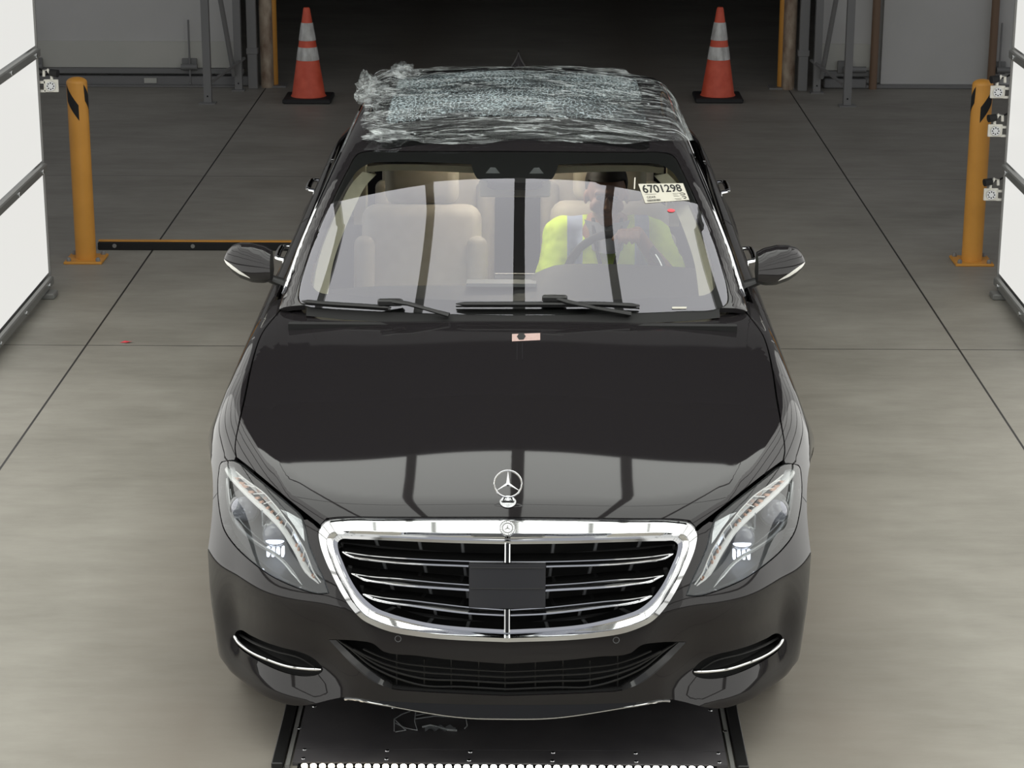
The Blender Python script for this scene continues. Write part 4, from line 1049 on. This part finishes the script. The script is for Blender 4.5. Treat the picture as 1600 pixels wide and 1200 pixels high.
# mirrors
for s in (-1, 1):
    m_ = empty('side_mirror', (0, 0, 0)); m_.parent = car; m_.matrix_parent_inverse = Matrix.Translation(-car.location)
    n = 26; A = []; B_ = []
    ys = 2.05
    prof = lambda t: (float(np.interp(t, [0, .15, .4, .65, .82, .93, .98, 1], [.054, .066, .071, .064, .049, .030, .015, .004])), float(np.interp(t, [0, .3, .6, .85, 1], [1.017, 1.018, 1.022, 1.026, 1.024])))
    def pt(t, a, g=1.):
        hh, zc = prof(t); x = .868+.180*t; dep = .075*math.sqrt(max(0.0, 1-(t*.98)**3.0))+.004
        ca, sa = math.cos(a), math.sin(a); cz = math.copysign(abs(sa)**.8, sa); cy_ = math.copysign(abs(ca)**.75, ca)
        y = ys+.07*t+(-dep*cy_ if ca > 0 else .035*abs(cy_)*(1-t*.6))*g
        return (s*x, y, zc+hh*cz*g)
    T = 1-(1-np.linspace(0, 1, n))**1.6
    ang = np.linspace(0, 2*math.pi, 41)
    up = np.linspace(math.radians(-38), math.radians(180), 26); dn = np.linspace(math.radians(180), math.radians(322), 18)
    for rng, nm, mm in ((up, 'housing', paint), (dn, 'lower_cover', plast)):
        MB().grid(np.array([[pt(t, a) for a in rng] for t in T])).build(nm, mm, m_)
    cap = [pt(0, a) for a in ang[:-1]]; mesh('inner_cap', cap+[(s*.862, ys, 1.0)], [(i, (i+1) % 40, 40) for i in range(40)], plast, m_, False)
    a0, a1 = math.radians(-34), math.radians(-10)
    ts = np.linspace(.42, .995, 22); G = []
    for t in ts:
        w_ = (t-.42)/.575; G.append([pt(t, a0+(a1-a0)*k*(w_**.6)+math.radians(10)*w_, 1.02) for k in np.linspace(0, 1, 5)])
    MB().grid(np.array(G)).build('indicator', indic, m_)
    gl_ = MB(); g2 = [(s*(.955+.076*math.cos(a)), ys+.085+.02*math.cos(a), 1.008+.055*math.sin(a)) for a in np.linspace(0, 2*math.pi, 25)[:-1]]; mesh('mirror_glass', g2, [tuple(range(24))], chrome, m_, False)
    MB().tube([(s*.80, 2.08, .925), (s*.845, 2.075, .945), (s*.885, 2.07, .962)], [.045, .032, .026], 12, flat=.55).build('stalk', plast, m_)

# ------------------------------------------------------------------ cabin
def soft(nm, b, m, par, bev=.03, lv=2):
    o = b.build(nm, m, par, True, None); md = o.modifiers.new('b', 'BEVEL'); md.width = bev; md.segments = 4; md.limit_method = 'ANGLE'; return o
def rot_box(c, d, rx):
    b = MB().box((0, 0, 0), d); ca, sa = math.cos(rx), math.sin(rx)
    b.V = [(v[0]+c[0], v[1]*ca-v[2]*sa+c[1], v[1]*sa+v[2]*ca+c[2]) for v in b.V]; return b
# A pillar trims, header and headlining inside the glass
for s in (-1, 1):
    P0_ = on(curve([(488, 452), (497, 400), (514, 352), (532, 312), (549, 280), (566, 262)], False, 4), fgh); 
    inn = P0_+np.array([.048, .05, -.035]); out_ = P0_+np.array([-.012, .03, -.035])
    k_ = MX if s > 0 else 1
    MB().grid(np.array([out_*k_, P0_*k_+np.array([0, .012, -.018]), inn*k_, (inn+np.array([-.02, .12, -.01]))*k_])).build('pillar_trim', cream, car)
hx = on(curve([(572, 256), (600, 253), (660, 253), (735, 256), (811, 258)], False, 4), fgh); hx = np.vstack([hx, (hx*MX)[::-1][1:]])
MB().grid(np.array([hx+np.array([0, .0, -.010]), hx+np.array([0, .014, -.036]), hx+np.array([0, .05, -.034]), hx+np.array([0, .35, -.0])+np.array([0, 0, 0])*1])).build('header_trim', cream, car)
A = []
for y in np.linspace(2.5, 4.1, 10): A.append([tuple(gt(x, y)+np.array([0, 0, -.035])) for x in np.linspace(-.52, .52, 11)])
MB().grid(np.array(A)).build('headlining', cream, car)
for s in (-1, 1):
    b = MB().grid(np.array([[tuple((arch_pt(y, z)+np.array([.07, 0, 0]))*(MX if s > 0 else 1)) for z in (.3, .6, .8, .9)] for y in np.linspace(1.7, 4.4, 12)])); b.build('door_trim', leather, car)
    rot_box((s*.63, 3.12, 1.08), (.05, .11, .30), -.05).build('pillar_trim', cream, car, False)
    rot_box((s*.38, 2.50, 1.315), (.34, .14, .014), .25).build('sun_visor', cream, car, False)
# dashboard
b = MB(); A = []
for y, zp, zd in ((1.46, .88, .88), (1.6, .92, .92), (1.9, .935, .94), (2.10, .93, .965), (2.20, .90, .975), (2.27, .82, .972), (2.30, .60, .93), (2.30, .35, .4)):
    A.append([(x, y, zp+(zd-zp)*(1/(1+math.exp(-(x-.05)*30)))-.02*(x/.7)**4) for x in np.linspace(-.74, .74, 41)])
MB().grid(np.array(A)).build('dashboard', darkgrey, car)
rot_box((-.045, 2.06, .950), (.25, .12, .012), -.12).build('grey_dash_slab', greyp, car, False)  # thin grey slab lying on the dashboard
rot_box((0, 2.9, .36), (.26, 1.2, .30), 0).build('centre_console', leather, car, False)
# rear-view mirror and sensor box behind the glass
p = on([(811, 268)], fgh)[0]
b = MB().box((0.0, p[1]+.03, p[2]-.045), (.20, .06, .05), bev=.012); b.build('sensor_box', darkgrey, car)
b = MB().box((0, p[1]+.10, p[2]-.083), (.262, .03, .062), bev=.014); o = b.build('interior_mirror', cream, car)
for s in (-1, 1):
    c_ = on([(811-41, 266)], fgh)[0]; c_ = c_*MX if s > 0 else c_; n_ = normal(fgh, c_[None])[0]; vv = np.array([0, .9, .42]); uu = np.array([1., 0, 0])
    mesh('sensor_window', [c_-n_*.002-uu*.026-vv*.016, c_-n_*.002+uu*.026-vv*.016, c_-n_*.002+uu*.009+vv*.020, c_-n_*.002-uu*.009+vv*.020], [(0, 1, 2, 3)], hgrey, wsh, False)
MB().box((0, 2.78, 1.385), (.30, .10, .012), bev=.004).build('cabin_fill_light', mat('cabin_fill_light', (1, 1, 1), .5, emit=(1, .93, .82), estr=20), car, False)  # hidden fill light added under the roof to brighten the cabin
MB().box((0, 3.7, 1.36), (.22, .08, .012), bev=.004).build('cabin_fill_light', MATS['cabin_fill_light'], car, False)  # second added fill, further back in the cabin
# seats
def seat(x, y, label=None):
    r_ = empty('seat', (0, 0, 0)); r_.parent = car; r_.matrix_parent_inverse = Matrix.Translation(-car.location)
    soft('cushion', rot_box((x, y-.22, .46), (.50, .56, .18), -.08), leather, r_, .06)
    soft('backrest', rot_box((x, y+.12, .77), (.47, .16, .60), -.28), leather, r_, .06)
    for s in (-1, 1): soft('bolster', rot_box((x+s*.22, y+.08, .72), (.08, .20, .46), -.28), leather, r_, .035)
    soft('headrest', rot_box((x, y+.22, 1.15), (.29, .11, .19), -.15), leather, r_, .045)
    MB().tube([(x-.05, y+.22, 1.0), (x-.05, y+.23, 1.1)], .006, 6).tube([(x+.05, y+.22, 1.0), (x+.05, y+.23, 1.1)], .006, 6).build('posts', chrome, r_)
seat(-.37, 2.68); seat(.37, 2.76); seat(-.36, 3.75); seat(.36, 3.75)
# steering wheel
sw_ = empty('steering_wheel', (0, 0, 0)); sw_.parent = car; sw_.matrix_parent_inverse = Matrix.Translation(-car.location)
wc = np.array([.375, 2.37, .875]); tu = np.array([1., 0, 0]); tv = np.array([0, .42, .907]); tn = np.cross(tu, tv)
ring = [wc+.185*(tu*math.cos(a)+tv*math.sin(a)) for a in np.linspace(0, 2*math.pi, 49)[:-1]]
MB().tube(ring, .0155, 12, closed=True).build('rim', darkgrey, sw_)
b = MB()
for a in (math.radians(178), math.radians(2), math.radians(270)): b.tube([wc+.03*(tu*math.cos(a)+tv*math.sin(a))+tn*0, wc+.18*(tu*math.cos(a)+tv*math.sin(a))], [.026, .014], 8, flat=.6)
b.sphere(tuple(wc), .07, 20, 12, 1.1, .5, .8).build('hub', darkgrey, sw_)
MB().tube([wc+.185*(tu*math.cos(a)+tv*math.sin(a))-np.array([0, .014, -.004]) for a in np.linspace(.25, .62, 8)], .004, 6).build('bright_insert', satin, sw_)

# ------------------------------------------------------------------ stickers
def quad_on(c4, f, lift):
    q = on(c4, f); n_ = normal(f, q).mean(0); n_ /= np.linalg.norm(n_); q = q+n_*lift
    def M(u, v, z=0.): return (q[0]*(1-u)+q[1]*u)*(1-v)+(q[3]*(1-u)+q[2]*u)*v+n_*z     # u right, v down
    return M
def panel(M, nm, m, par, z=0., u0=0, v0=0, u1=1, v1=1, n=6):
    return MB().grid(np.array([[M(u, v, z) for u in np.linspace(u0, u1, n)] for v in np.linspace(v1, v0, 3)])).build(nm, m, par)
def text(M, s_, u0, v0, u1, v1, m, nm, par, z=.0006, bold=0):
    cu = bpy.data.curves.new(nm, 'FONT'); cu.body = s_; cu.offset = bold; o = bpy.data.objects.new(nm, cu); C.objects.link(o)
    dg = bpy.context.evaluated_depsgraph_get(); me = bpy.data.meshes.new_from_object(o.evaluated_get(dg)); P = np.array([v.co[:] for v in me.vertices]); Fc = [tuple(p_.vertices) for p_ in me.polygons]
    bpy.data.objects.remove(o); bpy.data.meshes.remove(me); bpy.data.curves.remove(cu)
    lo, hi = P.min(0), P.max(0); P = (P-lo)/np.maximum(hi-lo, 1e-9)
    return mesh(nm, [M(u0+(u1-u0)*p_[0], v1+(v0-v1)*p_[1], z) for p_ in P], Fc, m, par, False)
M = quad_on([(997, 288), (1067, 287), (1077, 313), (1008, 318)], fgh, .002)
stk = panel(M, 'windshield_sticker', paper, car); tag(stk, 'white paper label reading 6701298')
text(M, '6701298', .05, .06, .92, .50, ink, 'lot_number', stk, bold=.02)
text(M, 'GEAR', .08, .66, .28, .78, ink, 'small_print', stk)
random.seed(4); b = MB(); u = .06
while u < .36:
    w2 = random.choice((.003, .005, .008)); b.add([M(u, .84, .0006), M(u+w2, .84, .0006), M(u+w2, .95, .0006), M(u, .95, .0006)], [(0, 3, 2, 1)]); u += w2+random.choice((.004, .006))
b.build('barcode', ink, stk, False); b = MB()
for (u, v, w2) in ((.06, .56, .25), (.68, .58, .14), (.68, .66, .10), (.68, .74, .13), (.68, .88, .16), (.70, .94, .12)): b.add([M(u, v, .0006), M(u+w2, v, .0006), M(u+w2, v+.014, .0006), M(u, v+.014, .0006)], [(0, 3, 2, 1)])
b.build('print_lines', ink, stk, False)
b = MB()
for pts in ([(.83, .60), (.90, .57), (.95, .64), (.92, .70)], [(.84, .68), (.90, .70), (.95, .66)], [(.86, .80), (.93, .78), (.95, .85), (.88, .90), (.93, .92)]): b.tube([M(u, v, .0008) for u, v in pts], .0012, 5)
b.build('scribble', ink, stk)
M = quad_on([(1042, 327), (1054, 327), (1055, 332), (1043, 332)], fgh, .002)
b = MB(); P = [M(.5+.5*math.cos(a), .5+.5*math.sin(a)) for a in np.linspace(0, 2*math.pi, 17)[:-1]]; tag(mesh('round_sticker', P, [tuple(range(15, -1, -1))], redsp, car, False), 'small oval red sticker')
M = quad_on([(1050, 480), (1073, 480), (1072, 483), (1050, 483)], fgh, .002); panel(M, 'glass_marking', paper, wsh)
M = quad_on([(991, 278), (993, 278), (992, 296), (990, 296)], fgh, .002); panel(M, 'white_strip', paper, wsh)
M = quad_on([(800, 522.5), (844, 521), (844, 532), (800, 534)], fbody, .0015)
pk = panel(M, 'hood_label', pinkp, car); tag(pk, 'small pink paper label')
P = [M(.33+.16*math.cos(a), .40+.52*math.sin(a), .0006) for a in np.linspace(0, 2*math.pi, 7)[:-1]]; mesh('dark_mark', P, [tuple(range(5, -1, -1))], ink, pk, False)
for u in (.17, .36): panel(lambda a, c_, z=0, u=u: M(u+.02*a, 1.15+2.3*c_, -.0012), 'painted_reflection', MATS['radar_panel'], pk)  # reflection below the label, painted on the hood as thin strips

# ------------------------------------------------------------------ clear film over the roof
from mathutils import noise as mn
def nz(x, y, z=0., o=3): return mn.fractal(Vector((x, y, z)), .9, 2.1, o)
fo_px = curve([(600, 116), (622, 104), (640, 101), (690, 108), (760, 109), (860, 107), (940, 111), (1005, 118), (1042, 128), (1052, 148), (1060, 172), (1072, 205), (1077, 222), (1030, 224), (982, 230), (900, 227), (800, 226), (740, 231), (690, 233), (650, 228), (610, 226), (572, 217), (566, 200), (575, 178), (580, 150), (585, 128)], True, 4)
ff = hit(fgh, CAM, np.array([ray_px(*p) for p in fo_px]), 5.6, 10.4, 300)
fo3 = fo_px[ff[1]]; fo3 = ff[0][ff[1]]
fv, ffc, fN = patch(fo3, topj, fgh, h=.016, gap=0, off=.009, flange=False)
V = []
for p, n_ in zip(fv, fN):
    a = abs(nz(p[0]*1.6+3, p[1]*7-p[0]*1.3, 0, 4)); c2 = abs(nz(p[0]*6, p[1]*9, 5, 3)); L = min(1, max(0, (-p[0]-.28)/.25))
    V.append(p+n_*(.016*a+.006*c2+L*(.035*abs(nz(p[0]*5, p[1]*6, 9, 3))+.006)))
film_o = empty('plastic_film', (0, 3.1, 1.46), 'crumpled clear plastic film stretched over the car roof and its shattered sunroof', 'plastic film')
MB().add(V, ffc).build('film', film, film_o, True, None)
def bunch(c, r_, seed, nm='gathered_end'):
    b = MB().sphere((0, 0, 0), 1, 44, 30); V = []
    for v in b.V:
        q = np.array(v); k = 1+.55*nz(q[0]*1.5+seed, q[1]*1.5, q[2]*1.5, 3)-.35*abs(nz(q[0]*4+seed, q[1]*4, q[2]*4, 3)); q = q*k*np.array(r_); V.append(q+np.array(c))
    b.V = V; b.build(nm, film, film_o, True, None)
def gz(px, py, z): return at_z(px, py, z)
bunch(gz(574, 138, 1.40), (.055, .10, .060), 1.3); bunch(gz(590, 150, 1.42), (.07, .12, .035), 7.7)
bunch(gz(574, 208, 1.36), (.050, .055, .032), 4.1); bunch(gz(606, 212, 1.40), (.09, .06, .024), 2.2); bunch(gz(628, 112, 1.43), (.06, .10, .035), 5.5); bunch(gz(600, 178, 1.41), (.055, .13, .025), 9.1)
# scrap of film on the floor plate
r = empty('plastic_scrap', (-.25, .44, .012), 'small crumpled scrap of clear film lying on the black floor plate before the bumper', 'plastic scrap')
b = MB()
def fl_(pts, rr=.0016): b.tube([np.append(at_z(px, py, .016)[:2], .015+.004*random.random()) for px, py in pts], rr, 5)
fl_([(616, 1142), (616, 1124), (628, 1116), (646, 1110)]); fl_([(616, 1124), (634, 1141), (618, 1145)]); fl_([(618, 1130), (634, 1138), (652, 1141), (648, 1128), (650, 1110)]); fl_([(650, 1118), (680, 1113), (700, 1112)]); fl_([(648, 1124), (680, 1120), (728, 1122), (730, 1134), (726, 1138)])
fl_([(660, 1137), (672, 1134), (684, 1136), (696, 1140), (714, 1141)], .003)
b.build('folds', mat('film_crease', (.30, .32, .33), .3), r)
b = MB(); A = [[np.append(at_z(px, py+2*math.sin(px*.4), .016)[:2], .0155+.003*random.random()) for px in np.linspace(664, 712, 18)] for py in (1135, 1138, 1141)]; b.grid(np.array(A)).build('crumpled_edge', MATS['film_crease'], r)

# ------------------------------------------------------------------ driver
def capsules(parts):
    b = MB()
    for pts, rr in parts:
        P = np.array([p for p in pts], float); rr = list(rr)
        for p, q in zip(P, rr): b.sphere(tuple(p), q, 14, 10)
        for i in range(len(P)-1):
            n_ = 5; b.tube([P[i]+(P[i+1]-P[i])*t for t in np.linspace(0, 1, n_)], [rr[i]+(rr[i+1]-rr[i])*t for t in np.linspace(0, 1, n_)], 14)
    return b
def remesh(o, vox, sm=6):
    m1 = o.modifiers.new('r', 'REMESH'); m1.mode = 'VOXEL'; m1.voxel_size = vox; m1.use_smooth_shade = True
    m2 = o.modifiers.new('s', 'SMOOTH'); m2.iterations = sm; m2.factor = .5
dx, dy = .355, 2.76
person = empty('person', (dx, dy-.1, .55), 'driver in a yellow hi-vis vest with grey stripes, hand on the steering wheel', 'person')
hc = np.array([dx-.005, dy-.03, 1.135])
hw = np.array([.425, 2.355, 1.058])          # hand on the wheel rim
parts = [([(dx, dy+.02, .55), (dx, dy+.03, .75), (dx, dy+.04, .92)], (.15, .14, .14)),
 ([(dx-.14, dy+.04, .955), (dx+.14, dy+.04, .955)], (.065, .065)), ([(dx, dy+.03, .97), (dx, dy+.0, 1.06)], (.062, .056)),
 ([(dx+.17, dy+.03, .95), (dx+.255, dy-.12, .80), (.50, 2.44, .985)], (.06, .046, .028)), ([(.50, 2.44, .985), (hw[0]+.03, hw[1]+.03, hw[2]+.004)], (.028, .026)),
 ([(dx-.17, dy+.03, .95), (dx-.22, dy-.12, .76), (.21, 2.40, .85)], (.06, .046, .027)), ([(.21, 2.40, .85), (.20, 2.375, .90)], (.030, .028)),
 ([(dx-.09, dy, .56), (dx-.12, dy-.42, .60), (dx-.12, dy-.62, .34)], (.085, .065, .045)), ([(dx+.09, dy, .56), (dx+.12, dy-.42, .60), (dx+.12, dy-.62, .34)], (.085, .065, .045)),
 ([(dx-.12, dy-.62, .34), (dx-.12, dy-.76, .31)], (.04, .03)), ([(dx+.12, dy-.62, .34), (dx+.12, dy-.76, .31)], (.04, .03))]
for k in range(4):                           # fingers curl over the rim
    x = hw[0]-.036+.023*k; ln = (.9, 1.0, .97, .8)[k]
    parts.append(([(x+.004, hw[1]+.02, hw[2]+.010), (x, hw[1]-.014*ln, hw[2]+.018), (x-.001, hw[1]-.032*ln, hw[2]-.002), (x-.001, hw[1]-.026*ln, hw[2]-.022)], (.0115, .0105, .009, .008)))
    zz = .845+.022*k; parts.append(([(.205, 2.385, zz), (.19, 2.352, zz), (.176, 2.338, zz), (.17, 2.352, zz)], (.011, .0105, .009, .008)))
parts += [([(hw[0]-.02, hw[1]+.03, hw[2]), (hw[0]-.052, hw[1]+.016, hw[2]-.010), (hw[0]-.060, hw[1]-.008, hw[2]-.012)], (.014, .011, .009)), ([(.215, 2.385, .90), (.215, 2.35, .925), (.20, 2.335, .935)], (.013, .011, .009))]
parts.append(([(hw[0]-.03, hw[1]+.022, hw[2]+.006), (hw[0]+.03, hw[1]+.022, hw[2]+.006)], (.017, .019)))
b = capsules(parts)
b.sphere(tuple(hc+np.array([0, .012, .025])), .092, 20, 14, .84, 1.02, 1.0).sphere(tuple(hc+np.array([0, -.02, -.035])), .070, 18, 12, .86, .95, 1.12).sphere(tuple(hc+np.array([0, -.045, -.095])), .030, 12, 8, 1.05, .9, .8)
b.sphere(tuple(hc+np.array([0, -.098, -.018])), .016, 10, 8, .75, .9, 1.5).sphere(tuple(hc+np.array([0, -.108, -.036])), .014, 10, 8, 1.1, .9, .8)
b.tube([hc+np.array([-.048, -.076, .018]), hc+np.array([0, -.090, .020]), hc+np.array([.048, -.076, .018])], .010, 8)
for s in (-1, 1): b.sphere(tuple(hc+np.array([s*.080, .0, -.012])), .022, 10, 8, .45, .8, 1.35).sphere(tuple(hc+np.array([s*.042, -.062, -.035])), .026, 10, 8)
b.tube([hc+np.array([-.022, -.088, -.066]), hc+np.array([0, -.094, -.066]), hc+np.array([.022, -.088, -.066])], .0075, 8)
body = b.build('body', skin, person, True, None); remesh(body, .0055, 8)
for s in (-1, 1): MB().sphere(tuple(hc+np.array([s*.031, -.0805, .002])), .0105, 12, 8).build('eye', ink, person)
hb = MB().sphere(tuple(hc+np.array([0, .020, .040])), .096, 24, 16, .87, 1.03, .97); hb.V = [v for v in hb.V]
Vh = []
for v in hb.V: q = np.array(v)-hc; q[2] = max(q[2], .062 if q[1] < -.01 else -.05); Vh.append(q+hc)
hb.V = Vh; hb.build('hair', hair, person, True, None)
# hi-vis top with grey bands
m = mat('hi_vis_fabric', (.6, .85, .06), .75); n, l, bs = NT(m)
g = n.new('ShaderNodeNewGeometry'); sx = n.new('ShaderNodeSeparateXYZ'); l.new(g.outputs['Position'], sx.inputs[0])
tot = None
for cx, hw_ in ((dx-.125, .030), (dx+.135, .028)):
    cmp_ = n.new('ShaderNodeMath'); cmp_.operation = 'COMPARE'; l.new(sx.outputs[0], cmp_.inputs[0]); cmp_.inputs[1].default_value = cx; cmp_.inputs[2].default_value = hw_
    if tot is None: tot = cmp_.outputs[0]
    else: q = n.new('ShaderNodeMath'); q.operation = 'MAXIMUM'; l.new(tot, q.inputs[0]); l.new(cmp_.outputs[0], q.inputs[1]); tot = q.outputs[0]
nzn = n.new('ShaderNodeTexNoise'); nzn.inputs['Scale'].default_value = 9; rp = n.new('ShaderNodeValToRGB'); rp.color_ramp.elements[0].color = (.55, .78, .03, 1); rp.color_ramp.elements[1].color = (.80, 1, .07, 1); l.new(g.outputs['Position'], nzn.inputs['Vector']); l.new(nzn.outputs[0], rp.inputs[0])
mx = n.new('ShaderNodeMix'); mx.data_type = 'RGBA'; l.new(tot, mx.inputs[0]); l.new(rp.outputs[0], mx.inputs[6]); mx.inputs[7].default_value = (.36, .42, .58, 1); l.new(mx.outputs[2], bs.inputs['Base Color'])
vp = [([(dx, dy+.02, .56), (dx, dy+.03, .75), (dx, dy+.04, .90)], (.165, .158, .150)), ([(dx-.15, dy+.04, .955), (dx+.15, dy+.04, .955)], (.080, .080)),
 ([(dx+.17, dy+.03, .95), (dx+.235, dy-.08, .84), (dx+.255, dy-.12, .80)], (.080, .072, .066)), ([(dx+.255, dy-.12, .80), (dx+.22, dy-.17, .84)], (.064, .056)), ([(dx-.17, dy+.03, .95), (dx-.215, dy-.10, .79)], (.080, .068))]
b = capsules(vp); o = b.build('vest', m, person, True, None); remesh(o, .010, 4)
tx = bpy.data.textures.new('cloth_folds', 'CLOUDS'); tx.noise_scale = .07; dm = o.modifiers.new('d', 'DISPLACE'); dm.texture = tx; dm.strength = .022; dm.mid_level = .5; dm.texture_coords = 'GLOBAL'
tb = capsules([([(dx-.09, dy, .57), (dx-.12, dy-.42, .60), (dx-.12, dy-.62, .36)], (.100, .080, .065)), ([(dx+.09, dy, .57), (dx+.12, dy-.42, .60), (dx+.12, dy-.62, .36)], (.100, .080, .065)), ([(dx-.07, dy, .56), (dx+.07, dy, .56)], (.11, .11))])
o = tb.build('trousers', navy, person, True, None); remesh(o, .012, 4)
b = MB()
for s in (-1, 1): b.tube([(dx+s*.055, dy-.02, 1.035), (dx+s*.05, dy-.125, .97), (dx+s*.022, dy-.155, .86)], .008, 6)
b.build('lanyard', navy, person)
b = MB(); A = []
for t in np.linspace(0, 1, 10): A.append([(dx+.095*math.sin(a)*(1-.3*t), dy+.03-.10*math.cos(a)*(1+.35*t)-.06*t, 1.03-.10*t) for a in np.linspace(-1.2, 1.2, 16)])
b.grid(np.array(A)).build('collar', cloth, person)
